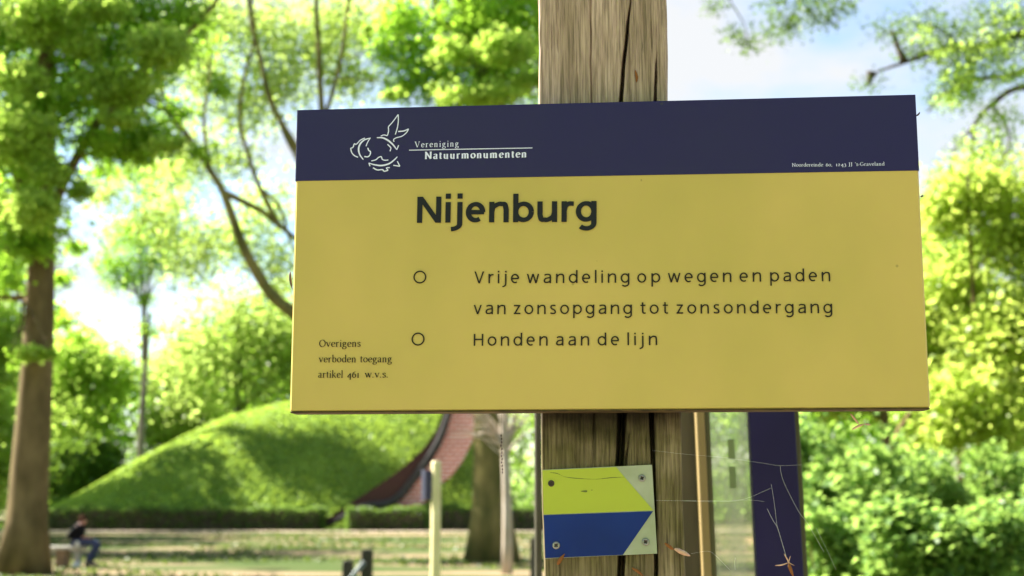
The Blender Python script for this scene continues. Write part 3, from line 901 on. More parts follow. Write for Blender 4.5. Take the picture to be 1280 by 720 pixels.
safe_skin('body', V, Ed, Rd, SKIN, person)
safe_skin('jacket', jv, je, jr, JACKET, person)
safe_skin('jeans', tv, te, trr, JEANS, person)
mb = MB(); mb.tube([neck + Vector((-.03, 0, -.03)), neck + Vector((0, 0, .0)), neck + Vector((.02, 0, .03))], [.07, .075, .06], n=12); mb.build('scarf', RED, person, smooth=True)
mb = MB()
rows = []
for i in range(7):
    th = math.pi * i / 6 * .62
    for k in range(12):
        a_ = 2 * math.pi * k / 12
        v = Vector((math.sin(th) * math.cos(a_) * .102 - .018, math.sin(th) * math.sin(a_) * .092, math.cos(th) * .105 + .02))
        if v.x > .06: v.z += .03
        rows.append(crown_ + v - Vector((0, 0, .03)))
mb.add(rows, [(i * 12 + k, i * 12 + (k + 1) % 12, (i + 1) * 12 + (k + 1) % 12, (i + 1) * 12 + k) for i in range(6) for k in range(12)])
mb.build('hair', HAIR, person, smooth=True)
# things with the person
bag = Vector((A(101.5, 631).x, DB - .16, seat_z - .005))
mb = MB()
mb.tube([(0, 0, 0), (0, 0, .05), (.01, 0, .1), (.015, 0, .13)], [.06, .07, .055, .02], n=10, wob=.08)
tag(mb.build('paper_bag', WHITE, None, smooth=True, loc=bag), 'small crumpled white bag on the bench beside the sitting person', 'bag')
mb = MB(); mb.tube([(0, 0, 0.01), (0, 0, .06), (.02, 0, .13), (.03, 0, .17)], [.11, .12, .09, .04], n=10, wob=.1)
tag(mb.build('cloth_bag', WHITE, None, smooth=True, loc=(A(101, 631).x, DB - .1, 0)), 'pale cloth bag on the ground under the bench', 'bag')

# ================================================================== MARKER POST (10 m), BOLLARDS (20 m)
YPOST = paint('pale_yellow_paint', (.68, .60, .30), .6, scale=4, col2=(.56, .48, .22), bump=.1)
NAVY = paint('navy_plate', (.02, .016, .06), .35, var=.15, scale=5)
LILAC = paint('lilac_plate', (.28, .25, .42), .5, var=.06)
b0 = at(545, 631, 10) - Vector((0, 0, 1.55))
root = empty('marker_post', b0); tag(root, 'slim pale yellow marker post with a small navy plate, in front of the brick wall', 'post')
zt = (at(545, 576, 10)).z
MB().tube([(0, 0, 0), (0, 0, zt * .5), (0, 0, zt - .012), (0, 0, zt)], [.040, .038, .036, .030], n=14).build('pole', YPOST, root, smooth=True)
rot = Matrix.Rotation(R(62), 4, 'Z')
zc = at(535, 606, 10).z
MB().box((-.062, -.01, zc), (.085, .022, .215), rot=None, bev=.003).build('plate', NAVY, root).rotation_euler = (0, 0, 0)
MB().box((-.092, -.024, zc), (.028, .006, .22), bev=.001).build('plate_edge', LILAC, root)

BOLL = paint('weathered_dark_wood', (.075, .06, .035), .9, scale=6, bump=.5, col2=(.04, .034, .02), stretch=(1, 1, .3))
for px, top, w, lab in [(435, 700, 13, 'lower of the two dark wooden bollards left of the pale yellow post'),
                        (459, 686, 14, 'taller of the two dark wooden bollards left of the pale yellow post'),
                        (669, 672, 13, 'dark wooden bollard half hidden by the left edge of the sign post')]:
    c = at(px, top, 20); w_ = w * 20 / FPX
    root = empty('bollard', (c.x, 20, 0)); tag(root, lab, 'bollard', 'dark wooden bollards on the grass')
    MB().box((0, 0, (c.z - .03) / 2), (w_, w_, c.z - .03), bev=.012).build('shaft', BOLL, root)
    MB().box((0, 0, c.z - .015), (w_ * .92, w_ * .92, .03), bev=.012).build('cap', BOLL, root)
a_ = at(440, 722, 19.8); b_2 = at(455, 703, 19.8)
mb = MB(); mb.tube([a_ - (b_2 - a_) * .4, b_2 + (b_2 - a_) * .02], [.04, .04], n=8)
tag(mb.build('rail', paint('grey_rail', (.17, .19, .18), .7), None, smooth=True), 'short sloping light grey rail between the two dark bollards', 'rail')

# ================================================================== SIGN BOARD
SP = Vector((8.60231310e-02, 1.26361506, 1.78671888)); SYAW = math.atan2(-8.50e-02, .99638); SW, SH, ST = .6, .2985, .024
SM = Matrix.Translation(SP) @ Matrix.Rotation(SYAW, 4, 'Z')
SMI = SM.inverted()
SN = (SM.to_3x3() @ Vector((0, 1, 0)))


def suv(px, py, off=0.0):
    p = on_plane(px, py, SP + SN * off, SN)
    q = SMI @ p
    return q.x, q.z


def sign_mat(name, col, dirt, rough):
    m, n, l, b = new_mat(name)
    tc = n.new('ShaderNodeTexCoord')
    a = n.new('ShaderNodeTexNoise'); a.inputs['Scale'].default_value = 4; a.inputs['Detail'].default_value = 4
    mp = n.new('ShaderNodeMapping'); mp.inputs['Scale'].default_value = (1.2, 1, .8); l.new(tc.outputs['Object'], mp.inputs[0]); l.new(mp.outputs[0], a.inputs['Vector'])
    r = n.new('ShaderNodeValToRGB'); r.color_ramp.elements[0].color = (*dirt, 1); r.color_ramp.elements[1].color = (*col, 1)
    r.color_ramp.elements[0].position = .3; r.color_ramp.elements[1].position = .6
    l.new(a.outputs[0], r.inputs[0])
    # specks of dirt
    s = n.new('ShaderNodeTexVoronoi'); s.inputs['Scale'].default_value = 55
    s2 = n.new('ShaderNodeTexNoise'); s2.inputs['Scale'].default_value = 18; s2.inputs['Detail'].default_value = 2
    r2 = n.new('ShaderNodeMath'); r2.operation = 'LESS_THAN'; r2.inputs[1].default_value = .075
    r3 = n.new('ShaderNodeMath'); r3.operation = 'GREATER_THAN'; r3.inputs[1].default_value = .60
    mu = n.new('ShaderNodeMath'); mu.operation = 'MULTIPLY'
    mu2 = n.new('ShaderNodeMath'); mu2.operation = 'MULTIPLY'; mu2.inputs[1].default_value = .35
    l.new(tc.outputs['Object'], s.inputs['Vector']); l.new(tc.outputs['Object'], s2.inputs['Vector'])
    l.new(s.outputs['Distance'], r2.inputs[0]); l.new(s2.outputs[0], r3.inputs[0]); l.new(r2.outputs[0], mu.inputs[0]); l.new(r3.outputs[0], mu.inputs[1]); l.new(mu.outputs[0], mu2.inputs[0])
    mx = n.new('ShaderNodeMixRGB'); mx.inputs[2].default_value = (.06, .05, .02, 1)
    l.new(mu2.outputs[0], mx.inputs[0]); l.new(r.outputs[0], mx.inputs[1]); l.new(mx.outputs[0], b.inputs['Base Color'])
    rr_ = n.new('ShaderNodeMapRange'); rr_.inputs['To Min'].default_value = rough - .05; rr_.inputs['To Max'].default_value = rough + .12
    l.new(a.outputs[0], rr_.inputs['Value']); l.new(rr_.outputs[0], b.inputs['Roughness'])
    b.inputs['Specular IOR Level'].default_value = .3
    g = n.new('ShaderNodeTexNoise'); g.inputs['Scale'].default_value = 9; g.inputs['Detail'].default_value = 1
    bp = n.new('ShaderNodeBump'); bp.inputs['Strength'].default_value = .06; bp.inputs['Distance'].default_value = .01
    l.new(tc.outputs['Object'], g.inputs['Vector']); l.new(g.outputs[0], bp.inputs['Height']); l.new(bp.outputs[0], b.inputs['Normal'])
    return m


YEL = sign_mat('sign_yellow', (.585, .43, .115), (.47, .375, .085), .34)
NAV = sign_mat('sign_navy', (.017, .011, .078), (.021, .015, .072), .38)
INK = paint('printed_ink', (.02, .016, .01), .6, var=.1, spec=.2)
INKB = paint('printed_ink_black', (.014, .015, .018), .55, var=.1, spec=.2)
WHT = paint('printed_white', (.74, .75, .96), .5, var=.05, scale=30)

sign = empty('sign_board', SP)
sign.rotation_euler = (0, 0, SYAW)
tag(sign, 'large yellow notice board with a navy band and Dutch lettering on the wooden post', 'sign')
# folded sheet tray, rounded edges
MB().box((0, ST / 2, 0), (SW, ST, SH), bev=.0016).build('panel', YEL, sign)
u0, vL = suv(371, 226.3); u1, vR = suv(1149, 213.2)
hw = SW / 2 - .0006
mb = MB()
yb = -.0005
e = .0005
vv = [(-hw, yb, vL), (hw, yb, vR), (hw, yb, SH / 2 - .0008), (-hw, yb, SH / 2 - .0008)]
vv2 = [(x, .0006, z) for x, y, z in vv]
mb.add(vv + vv2, [(0, 1, 2, 3), (0, 4, 5, 1), (3, 2, 6, 7), (0, 3, 7, 4), (1, 5, 6, 2)])
# the navy wraps over the top and the ends of the tray
top = SH / 2 + .0004
mb.add([(-hw, -.0002, top), (hw, -.0002, top), (hw, ST - .001, top), (-hw, ST - .001, top), (-hw, yb, SH / 2 - .0008), (hw, yb, SH / 2 - .0008)], [(0, 1, 2, 3), (4, 5, 1, 0)])
for s, vb in ((-1, vL), (1, vR)):
    x = s * (SW / 2 + .0004)
    mb.add([(x, 0, vb), (x, ST - .001, vb), (x, ST - .001, top), (x, 0, top), (s * hw, yb, vb), (s * hw, yb, top)], [(0, 1, 2, 3), (4, 0, 3, 5)])
mb.build('header_band', NAV, sign)
HEM = paint('dark_hem', (.10, .065, .02), .8, scale=60, col2=(.04, .028, .012), spec=.2)  # dark brown strip along the lower edge of the board
MB().box((0, ST / 2 - .0002, -SH / 2 - .0004), (SW - .0012, ST + .0006, .0016), bev=.0005).build('lower_hem', HEM, sign)

LAY = [0]


def lay():
    LAY[0] += 1
    return -.0009 - .00001 * (LAY[0] % 12)


# two ring bullets
for px, py in ((525, 346.5), (522.7, 424)):
    u, v = suv(px, py); r1 = .0063; r0 = .0050; y_ = lay(); K = 40
    vv = [(u + r * math.cos(6.28318 * k / K), y_, v + r * math.sin(6.28318 * k / K)) for r in (r0, r1) for k in range(K)]
    mesh_obj('ring_bullet', vv, [(k, (k + 1) % K, K + (k + 1) % K, K + k) for k in range(K)], INK, sign)


# ---- serif lettering drawn with a broad pen
def arc(cx, cy, rx, ry, a0, a1, n=14):
    return [(cx + rx * math.cos(R(a0 + (a1 - a0) * i / n)), cy + ry * math.sin(R(a0 + (a1 - a0) * i / n))) for i in range(n + 1)]


def sf(x, y, w=.24): return [(x - w / 2, y), (x + w / 2, y)]      # serif bar


def lsf(x, y): return [(x - .17, y - .05), (x, y)]                 # flag serif


T_, t_ = .17, .065
O_ = arc(.46, .5, .36, .46, 90, 450, 26)
G = {
    'a': (.86, [[(.12, .80), (.22, .92), (.42, .96), (.58, .86), (.60, .66), (.60, .10), (.70, .02), (.82, .06)], [(.60, .58), (.34, .52), (.14, .38), (.12, .18), (.26, .03), (.42, .06), (.60, .24)]]),
    'b': (.98, [[(.20, 1.58), (.20, .04)], lsf(.2, 1.56), arc(.50, .49, .34, .46, 135, -150, 22)]),
    'd': (.98, [[(.78, 1.58), (.78, .03)], lsf(.78, 1.56), [(.78, .04), (.92, .05)], arc(.48, .49, .34, .46, 45, 330, 22)]),
    'e': (.86, [arc(.46, .49, .34, .47, 8, 320, 24), [(.13, .53), (.78, .57)]]),
    'g': (.92, [arc(.40, .66, .25, .29, 0, 360, 20), [(.58, .88), (.84, .96)], [(.26, .40), (.18, .22), (.34, .08), (.66, .02), (.80, -.16), (.62, -.42), (.36, -.46), (.12, -.36), (.10, -.16), (.30, .04)]]),
    'i': (.48, [[(.24, .96), (.24, .04)], lsf(.24, .94), sf(.24, .03, .36), [(.24, 1.28), (.24, 1.44)]]),
    'k': (.98, [[(.20, 1.58), (.20, .04)], lsf(.2, 1.56), sf(.2, .03, .32), [(.22, .42), (.70, .95)], [(.40, .58), (.84, .04)], sf(.84, .03, .28), sf(.68, .95, .28)]),
    'l': (.48, [[(.24, 1.58), (.24, .04)], lsf(.24, 1.56), sf(.24, .03, .36)]),
    'm': (1.56, [[(.22, .96), (.22, .04)], lsf(.22, .94), sf(.22, .03, .34), [(.22, .74), (.38, .92), (.56, .95), (.70, .82), (.72, .66), (.72, .04)], sf(.72, .03, .34), [(.72, .74), (.90, .92), (1.06, .95), (1.2, .82), (1.22, .66), (1.22, .04)], sf(1.22, .03, .34)]),
    'n': (1.02, [[(.22, .96), (.22, .04)], lsf(.22, .94), sf(.22, .03, .34), [(.22, .74), (.40, .92), (.58, .95), (.72, .82), (.74, .66), (.74, .04)], sf(.74, .03, .34)]),
    'o': (.92, [O_]),
    'r': (.72, [[(.22, .96), (.22, .04)], lsf(.22, .94), sf(.22, .03, .36), [(.22, .68), (.36, .88), (.52, .95), (.64, .88)]]),
    's': (.70, [[(.58, .78), (.50, .92), (.32, .96), (.14, .86), (.16, .66), (.36, .52), (.56, .38), (.58, .18), (.42, .03), (.22, .04), (.10, .20)]]),
    't': (.60, [[(.26, 1.24), (.26, .20), (.36, .04), (.54, .08)], [(.06, .93), (.54, .93)]]),
    'u': (1.02, [[(.22, .96), (.22, .30), (.30, .08), (.48, .03), (.66, .14), (.76, .28)], lsf(.22, .94), [(.76, .96), (.76, .04), (.92, .05)], lsf(.76, .94)]),
    'v': (.90, [[(.12, .95), (.46, .03)], [(.46, .03), (.76, .95)], sf(.12, .95, .3), sf(.78, .95, .28)]),
    'w': (1.32, [[(.12, .95), (.42, .03)], [(.42, .03), (.66, .9)], [(.62, .95), (.92, .03)], [(.92, .03), (1.18, .95)], sf(.12, .95, .3), sf(.62, .95, .28), sf(1.2, .95, .26)]),
    'O': (1.35, [arc(.66, .72, .56, .72, 90, 450, 30)]),
    'V': (1.30, [[(.14, 1.42), (.64, .02)], [(.64, .02), (1.12, 1.42)], sf(.14, 1.42, .42), sf(1.12, 1.42, .36)]),
    'N': (1.45, [[(.24, .04), (.24, 1.42)], [(.22, 1.42), (1.16, .02)], [(1.16, .04), (1.16, 1.42)], sf(.24, .03, .38), sf(.2, 1.42, .34), sf(1.16, 1.42, .38)]),
    'J': (.62, [[(.36, 1.42), (.36, .1), (.26, -.2), (.06, -.22)], sf(.36, 1.42, .38)]),
    'G': (1.35, [arc(.66, .72, .54, .72, 48, 330, 24), [(1.12, .62), (1.12, .1)], sf(1.1, .62, .36)]),
    '4': (.84, [[(.62, .92), (.62, -.38)], [(.62, .9), (.08, .12)], [(.08, .12), (.80, .12)], sf(.62, -.38, .3)]),
    '6': (.86, [arc(.44, .40, .30, .39, 0, 360, 20), [(.15, .44), (.22, .86), (.44, 1.16), (.68, 1.26)]]),
    '1': (.56, [[(.28, .92), (.28, .04)], sf(.28, .03, .36), sf(.26, .92, .24)]),
    '2': (.82, [[(.12, .70), (.24, .92), (.46, .94), (.60, .76), (.50, .48), (.12, .04)], [(.12, .05), (.70, .05)]]),
    '3': (.78, [[(.12, .82), (.30, .95), (.52, .88), (.54, .62), (.34, .5)], [(.34, .5), (.6, .32), (.58, -.1), (.36, -.36), (.1, -.3)]]),
    '0': (.86, [arc(.43, .47, .33, .45, 0, 360, 22)]),
    '.': (.42, [[(.16, .0), (.16, .17)]]), ',': (.42, [[(.2, .12), (.18, -.04), (.08, -.2)]]), "'": (.4, [[(.2, 1.45), (.16, 1.15)]]), '-': (.5, [[(.06, .46), (.42, .46)]]), ' ': (.5, []),
}


def ribbon(mb, pts, thick, thin, y_, xf):
    """a stroke of a broad pen: upright parts thick, level parts thin"""
    if len(pts) > 2 and len(pts) < 13:
        pts = [tuple(p[:2]) for p in catmull([(a, b, 0) for a, b in pts], 4)]
    P = [Vector(p) for p in pts]
    vs = []
    for i, p in enumerate(P):
        a, b = P[max(i - 1, 0)], P[min(i + 1, len(P) - 1)]
        if (b - a).length < 1e-6: b = a + Vector((1, 0))
        d = (b - a).normalized()
        w = thin + (thick - thin) * min(1, abs(d.y * .95 - d.x * .22)) ** 1.2
        if d.x > .15 and d.y > .5 and len(P) == 2: w = thin * 1.25       # rising hairline of v, w
        nn = Vector((-d.y, d.x)) * w / 2
        for q in (p + nn, p - nn):
            X_ = xf(q)
            vs.append((X_[0], y_, X_[1]))
    mb.add(vs, [(2 * i, 2 * i + 2, 2 * i + 3, 2 * i + 1) for i in range(len(P) - 1)])


def serif(body, p0, p1, xh_px, mat, weight=1.0, track=.06):
    x = 0; items = []
    for ch in body:
        w, st = G[ch]
        items.append((x, st)); x += w + track
    tot = x - track
    A0, A1 = Vector(suv(*p0)), Vector(suv(*p1)); dx = A1 - A0; ex_ = dx.normalized(); ey = Vector((-ex_.y, ex_.x))
    h = (Vector(suv(p0[0], p0[1] - xh_px)) - A0).length
    sx = dx.length / tot
    mb = MB(); k = 0
    for x0, st in items:
        for s_ in st:
            k += 1
            xf = lambda q: tuple(A0 + ex_ * ((q.x + x0) * sx) + ey * (q.y * h))
            ribbon(mb, s_, T_ * weight, t_ * (weight + 1) / 2, -.0009 - .000008 * (k % 5), xf)
    return mb.build('lettering', mat, sign)

def sans_glyph(ch, w):
    """skeleton of a humanist sans letter; x-height 1, w = stem width. 'D' = straight bar with level ends"""
    h = w / 2; A_, CP, DS = 1.38, 1.27, -.43
    D = lambda *a: ('D',) + a
    ell = lambda W: arc(W / 2, .5, W / 2 - h, .515 - h, 0, 360, 28)
    if ch in 'nu':
        W = .88; m_ = W / 2
        st = [D(h, 0, h, 1), [(h, .52), (h + .07, .74), (m_ - .02, 1 - h + .01), (m_ + .12, 1.01 - h), (W - h - .06, .90 - h * .3), (W - h, .62)], D(W - h, 0, W - h, .64)]
        if ch == 'u': st = [tuple(['D'] + [W - v if k % 2 == 0 else 1 - v for k, v in enumerate(q[1:])]) if q[0] == 'D' else [(W - x, 1 - y) for x, y in q] for q in st]
        return W, st
    if ch == 'i': return w, [D(h, 0, h, 1), D(h, 1.16, h, 1.16 + w * 1.02)]
    if ch == 'l': return w, [D(h, 0, h, A_)]
    if ch == 'j': return w + .1, [D(h + .1, -.1, h + .1, 1), arc(-.20, -.07, .30 + h, -DS - .07 - h * .9, 0, -84, 14), D(h + .1, 1.16, h + .1, 1.16 + w * 1.02)]
    if ch == 'e': return .88, [arc(.44, .5, .44 - h, .515 - h, 0, 305, 24), D(.88 - w - .01, .5, 'H', .1), [(.1, .5), (.82, .5)]]
    if ch == 'o': return .95, [ell(.95)]
    if ch == 'b': return .93, [D(h, 0, h, A_), ell(.93)]
    if ch == 'd': return .93, [D(.93 - h, 0, .93 - h, A_), ell(.93)]
    if ch == 'p': return .93, [D(h, DS, h, 1), ell(.93)]
    if ch == 'g': return .92, [D(.92 - h, -.08, .92 - h, 1), ell(.92), arc(.47, -.05, .45 - h, -DS - .05 - h * .9, 0, -142, 14)]
    if ch == 'a': return .80, [D(.80 - h, 0, .80 - h, .66), [(.10, .84), (.26, .97 - h * .6), (.46, 1.01 - h), (.80 - h - .05, .90 - h * .3), (.80 - h, .62)],
                               [(.80 - h, .58), (.48, .56), (.20, .48), (h, .27), (.16, .08 + h * .3), (.36, h), (.58, .10 + h * .5), (.80 - h, .30)]]
    if ch == 'r': return .54, [D(h, 0, h, 1), [(h, .52), (h + .06, .76), (h + .2, .94 - h * .5), (.54, 1 - h)]]
    if ch == 's': return .66, [[(.58, .90), (.40, 1.01 - h), (.19, .94 - h * .3), (h + .02, .75), (.19, .58), (.46, .44), (.64 - h, .26), (.50, .06 + h * .5), (.28, h - .01), (.04, .10 + h * .3)]]
    if ch == 't': return .58, [D(.26, .24, .26, 1.24), [(.26, .3), (.29, .12 + h * .4), (.40, h), (.57, .06 + h * .5)], [(.02, 1 - h), (.56, 1 - h)]]
    if ch == 'v': return .88, [D(h * 1.1, 1, .44, 0), D(.88 - h * 1.1, 1, .44, 0)]
    if ch == 'w': return 1.34, [D(h * 1.1, 1, .36, 0), D(.67, 1, .36, 0), D(.67, 1, .98, 0), D(1.34 - h * 1.1, 1, .98, 0)]
    if ch == 'z': return .74, [[(.04, 1 - h), (.71, 1 - h)], [(.02, h), (.73, h)], D(.66, .98, .10, .02)]
    if ch == 'V': return 1.06, [D(h * 1.1, CP, .53, 0), D(1.06 - h * 1.1, CP, .53, 0)]
    if ch == 'H': return 1.02, [D(h, 0, h, CP), D(1.02 - h, 0, 1.02 - h, CP), [(h, .68), (1.02 - h, .68)]]
    if ch == 'N': return 1.08, [D(h, 0, h, CP), D(1.08 - h, 0, 1.08 - h, CP), D(h, CP, 1.08 - h, 0)]


def sans(body, p0, p1, xh_px, mat, w):
    gl = [sans_glyph(c, w) for c in body]
    if w > .2:                                  # the bold cut is a little wider
        kx = 1.09
        gl = [(W * kx, [tuple(['D'] + [v * kx if k_ % 2 == 0 else v for k_, v in enumerate(q[1:])]) if q[0] == 'D' and 'H' not in q else (q if q[0] == 'D' else [(x_ * kx, y_) for x_, y_ in q]) for q in st]) for W, st in gl]
    A0, A1 = Vector(suv(*p0)), Vector(suv(*p1)); dx = A1 - A0; ex_ = dx.normalized(); ey = Vector((-ex_.y, ex_.x))
    mid = ((p0[0] + p1[0]) / 2, (p0[1] + p1[1]) / 2)
    h = (Vector(suv(mid[0], mid[1] - xh_px)) - Vector(suv(*mid))).length
    units = dx.length / h; tot = sum(g[0] for g in gl)
    RND = {'o': (-1, -1), 'e': (-1, -.6), 'd': (-1, 0), 'g': (-1, 0), 'b': (0, -1), 'p': (0, -1), 'a': (-.4, 0), 'v': (-1, -1), 'w': (-1, -1), 'V': (-1, -1), 't': (-.6, -.6), 'r': (0, -1.2), 's': (-.4, -.4), 'z': (-.4, -.4)}
    adj = [0] + [.045 * (RND.get(a, (0, 0))[1] + RND.get(b, (0, 0))[0]) for a, b in zip(body, body[1:])]
    tr = (units - tot - sum(adj)) / max(1, len(body) - 1)
    x = 0; mb = MB(); k = 0
    for (W, st), ad in zip(gl, adj):
        x += ad
        xf = lambda q: tuple(A0 + ex_ * ((q[0] + x) * h) + ey * (q[1] * h))
        for s_ in st:
            k += 1; y_ = -.0009 - .000008 * (k % 6)
            if s_[0] == 'D':
                if 'H' in s_: continue
                _, x0, y0, x1, y1 = s_
                d = Vector((x1 - x0, y1 - y0)); hw_ = w / 2 / max(.3, abs(d.normalized().y)) * (1 if abs(d.x) < .01 else .93)
                P = [xf(q) for q in ((x0 - hw_, y0), (x1 - hw_, y1), (x1 + hw_, y1), (x0 + hw_, y0))]
                mb.add([(p[0], y_, p[1]) for p in P], [(0, 1, 2, 3)])
            else:
                ribbon(mb, s_, w, w * .84, y_, lambda q: xf((q.x, q.y)))
        x += W + tr
    return mb.build('lettering', mat, sign)


sans('Nijenburg', (521, 278.8), (746, 277.4), 25.8, INKB, .25)
for w, p0, p1 in [('Vrije', (592.8, 354.4), (649, 354.2)), ('wandeling', (658.4, 354.2), (786.8, 353.6)), ('op', (796.6, 353.6), (825.4, 353.3)), ('wegen', (834.8, 353.2), (914.3, 352.6)),
                  ('en', (924.4, 352.5), (951.5, 352.3)), ('paden', (962.7, 352.2), (1037.8, 351.7)),
                  ('van', (592, 393), (632, 392.9)), ('zonsopgang', (642, 392.9), (790, 392.6)), ('tot', (800.3, 392.6), (835.2, 392.4)), ('zonsondergang', (845.3, 392.3), (1040.3, 391.6)),
                  ('Honden', (592.2, 432.4), (684.6, 432.2)), ('aan', (695, 432.1), (736.5, 432)), ('de', (747, 432), (774, 431.8)), ('lijn', (784.4, 431.7), (821.5, 431.5))]:
    sans(w, p0, p1, 11.7, INK, .165)

for w, p0, p1 in [('Overigens', (399, 433.6), (451, 433.5)), ('verboden', (398.7, 453), (445.6, 453)), ('toegang', (450, 453), (490.2, 452.8)),
                  ('artikel', (397.8, 472.2), (429.1, 472.2)), ('461', (434, 472.2), (449.6, 472.1)), ('w.v.s.', (456.2, 472.1), (485.8, 472))]:
    serif(w, p0, p1, 5.9, INK, 1.15)
serif('Vereniging', (518.7, 184.6), (573.6, 183.2), 4.9, WHT, 1.25, .28)
serif('Natuurmonumenten', (531, 199.0), (658.5, 196.8), 6.1, WHT, 1.95, .24)
for w, p0, p1 in [('Noordereinde', (989.8, 208.6), (1028.7, 208.3)), ('60,', (1032, 208.2), (1040.5, 208.1)), ('1243', (1044.5, 208), (1057.8, 207.8)), ('JJ', (1060.4, 207.8), (1065.4, 207.7)), ("'s-Graveland", (1068.5, 207.6), (1105.5, 207.2))]:
    serif(w, p0, p1, 3.0, WHT, 1.1)


def stroke_sign(pts, w, mat, name, sub=True, closed=False, taper=False, parent=None):
    P = [Vector(suv(*p)) for p in pts]
    if sub and len(P) > 2: P = [Vector(q[:2]) for q in catmull([(a.x, a.y, 0) for a in P], 4)]
    y_ = lay(); vs = []
    for i, p in enumerate(P):
        a, b = P[max(i - 1, 0)], P[min(i + 1, len(P) - 1)]
        d = (b - a).normalized(); k = 1 if not taper else .55 + .45 * math.sin(math.pi * i / (len(P) - 1))
        nn = Vector((-d.y, d.x)) * w / 2 * k
        vs += [(p.x + nn.x, y_, p.y + nn.y), (p.x - nn.x, y_, p.y - nn.y)]
    return vs, [(2 * i, 2 * i + 2, 2 * i + 3, 2 * i + 1) for i in range(len(P) - 1)]


PXM = .00076
vs, fs = stroke_sign([(511.6, 188), (665.6, 185.2)], 1.1 * PXM, WHT, 'rule')
mesh_obj('rule_line', vs, fs, WHT, sign)
lg = lambda pts: [(x * .125 + 430, y * .125 + 135) for x, y in pts]
EMB = [([(370, 283), (400, 272), (435, 280)], 1.5), ([(435, 280), (447, 235), (445, 190)], 1.5), ([(445, 190), (490, 140), (543, 68)], 1.5), ([(543, 68), (545, 130), (535, 200), (515, 268)], 1.5),
       ([(543, 238), (600, 232), (648, 212)], 1.8), ([(648, 212), (625, 250), (580, 285), (525, 300), (498, 318), (502, 340)], 1.5),
       ([(330, 300), (385, 300), (440, 325), (490, 368), (530, 420)], 2.5), ([(530, 420), (548, 375)], 1.5), ([(437, 365), (472, 400)], 1.6), ([(472, 400), (462, 435)], 1.6),
       ([(210, 303), (165, 325), (125, 365), (105, 360), (92, 395), (68, 405)], 1.6), ([(68, 405), (78, 445), (105, 478), (142, 495)], 1.6),
       ([(268, 302), (205, 322), (162, 365), (148, 415), (160, 470), (195, 518)], 2.5), ([(262, 305), (238, 345), (222, 385)], 1.4), ([(240, 400), (248, 425), (266, 440), (262, 470), (240, 490), (205, 488)], 1.8),
       ([(275, 532), (320, 520), (345, 498), (375, 486)], 1.6), ([(375, 486), (385, 515), (410, 525), (445, 522)], 1.6),
       ([(250, 552), (300, 568), (375, 578), (450, 560), (500, 525), (535, 490)], 2.4), ([(250, 552), (262, 585)], 1.5), ([(292, 600), (335, 622), (385, 618), (400, 636)], 1.8), ([(400, 636), (440, 625), (425, 602), (460, 598)], 1.6),
       ([(495, 575), (560, 585)], 1.6), ([(560, 585), (535, 535)], 1.5)]
mb = MB()
for pts, w in EMB:
    vs, fs = stroke_sign(lg(pts), w * .88 * PXM, WHT, 'e', sub=True, taper=w > 2)
    mb.add(vs, fs)
mb.build('emblem', WHT, sign)

# ================================================================== WOODEN SIGN POST
PY0 = ST + .003                                 # front face, measured from the sign's face
PP = SP + SN * PY0


def puv(px, py):
    q = SMI @ on_plane(px, py, PP, SN)
    return q.x, q.z


Lp = [puv(671.8, 0), puv(672.5, 125), puv(675, 515), puv(680, 720)]
Rp = [puv(832.5, 0), puv(833.5, 125), puv(851, 515), puv(857, 720)]
cA = [puv(790, -20), puv(788, 4), puv(784.5, 32), puv(780, 79), puv(776, 124), puv(777.5, 515), puv(774.5, 581), puv(776.5, 696), puv(775, 740)]
wA = [0, 1.2, 3.2, 3.6, 4, 9.5, 9, 7.5, 7]
cB = [puv(822, 60), puv(820, 94), puv(819, 124), puv(814, 515), puv(816.5, 581), puv(819.5, 701), puv(820.5, 740)]
wB = [0, 2.4, 3, 5.5, 5, 4, 4]
cC = [puv(743, 500), puv(742, 530), puv(741, 560), puv(744, 600)]; wC = [2, 2.2, 1.4, 0]
cD = [puv(787, 540), puv(783, 570), puv(781, 590), puv(780, 620)]; wD = [0, 3, 3, 0]
ZT = max(Lp[0][1], Rp[0][1]) + .055


def fz(tab, z, idx=0):
    zs = [t[1] for t in tab][::-1]; xs_ = [t[0] for t in tab][::-1]
    return np.interp(z, zs, xs_)


def vnoise(u, v, seed):
    r = np.random.default_rng(seed); T = r.uniform(-1, 1, (256, 256))
    iu = np.floor(u).astype(int); iv = np.floor(v).astype(int); fu = u - iu; fv = v - iv
    fu = fu * fu * (3 - 2 * fu); fv = fv * fv * (3 - 2 * fv)
    g = lambda a, b: T[a % 256, b % 256]
    return (g(iu, iv) * (1 - fu) + g(iu + 1, iv) * fu) * (1 - fv) + (g(iu, iv + 1) * (1 - fu) + g(iu + 1, iv + 1) * fu) * fv


base_z = -SP.z
zr = np.concatenate([np.linspace(base_z, -.40, 24), np.arange(-.396, ZT, .0026)])
NF = 210
uu = np.linspace(0, 1, NF)
U, Zg = np.meshgrid(uu, zr, indexing='ij')
XL, XR = fz(Lp, Zg), fz(Rp, Zg)
Xg = XL + (XR - XL) * U
# edge waviness
Xg += (vnoise(Zg * 14, Zg * 0 + 3.3, 1) * .0012 + vnoise(Zg * 60, Zg * 0 + 7.3, 2) * .0004) * (np.abs(U - .5) * 2) ** 3
warp = vnoise(Zg * 5 + 9, U * 3, 4) * .004
gx2 = (Xg + warp) * 1000
ridge = vnoise(gx2 / 3.0, Zg * 11, 5) * .45 + vnoise(gx2 / 1.3, Zg * 34, 6) * .45 + vnoise(gx2 / 9.0, Zg * 3.2, 7) * .6 + vnoise(gx2 / 1.0, Zg * 90, 16) * .25
fine = np.maximum(0, vnoise(gx2 / 1.8, Zg * 22, 8) - .42)
Dp = -ridge * .00075 + fine * .0034
xa = (Xg)


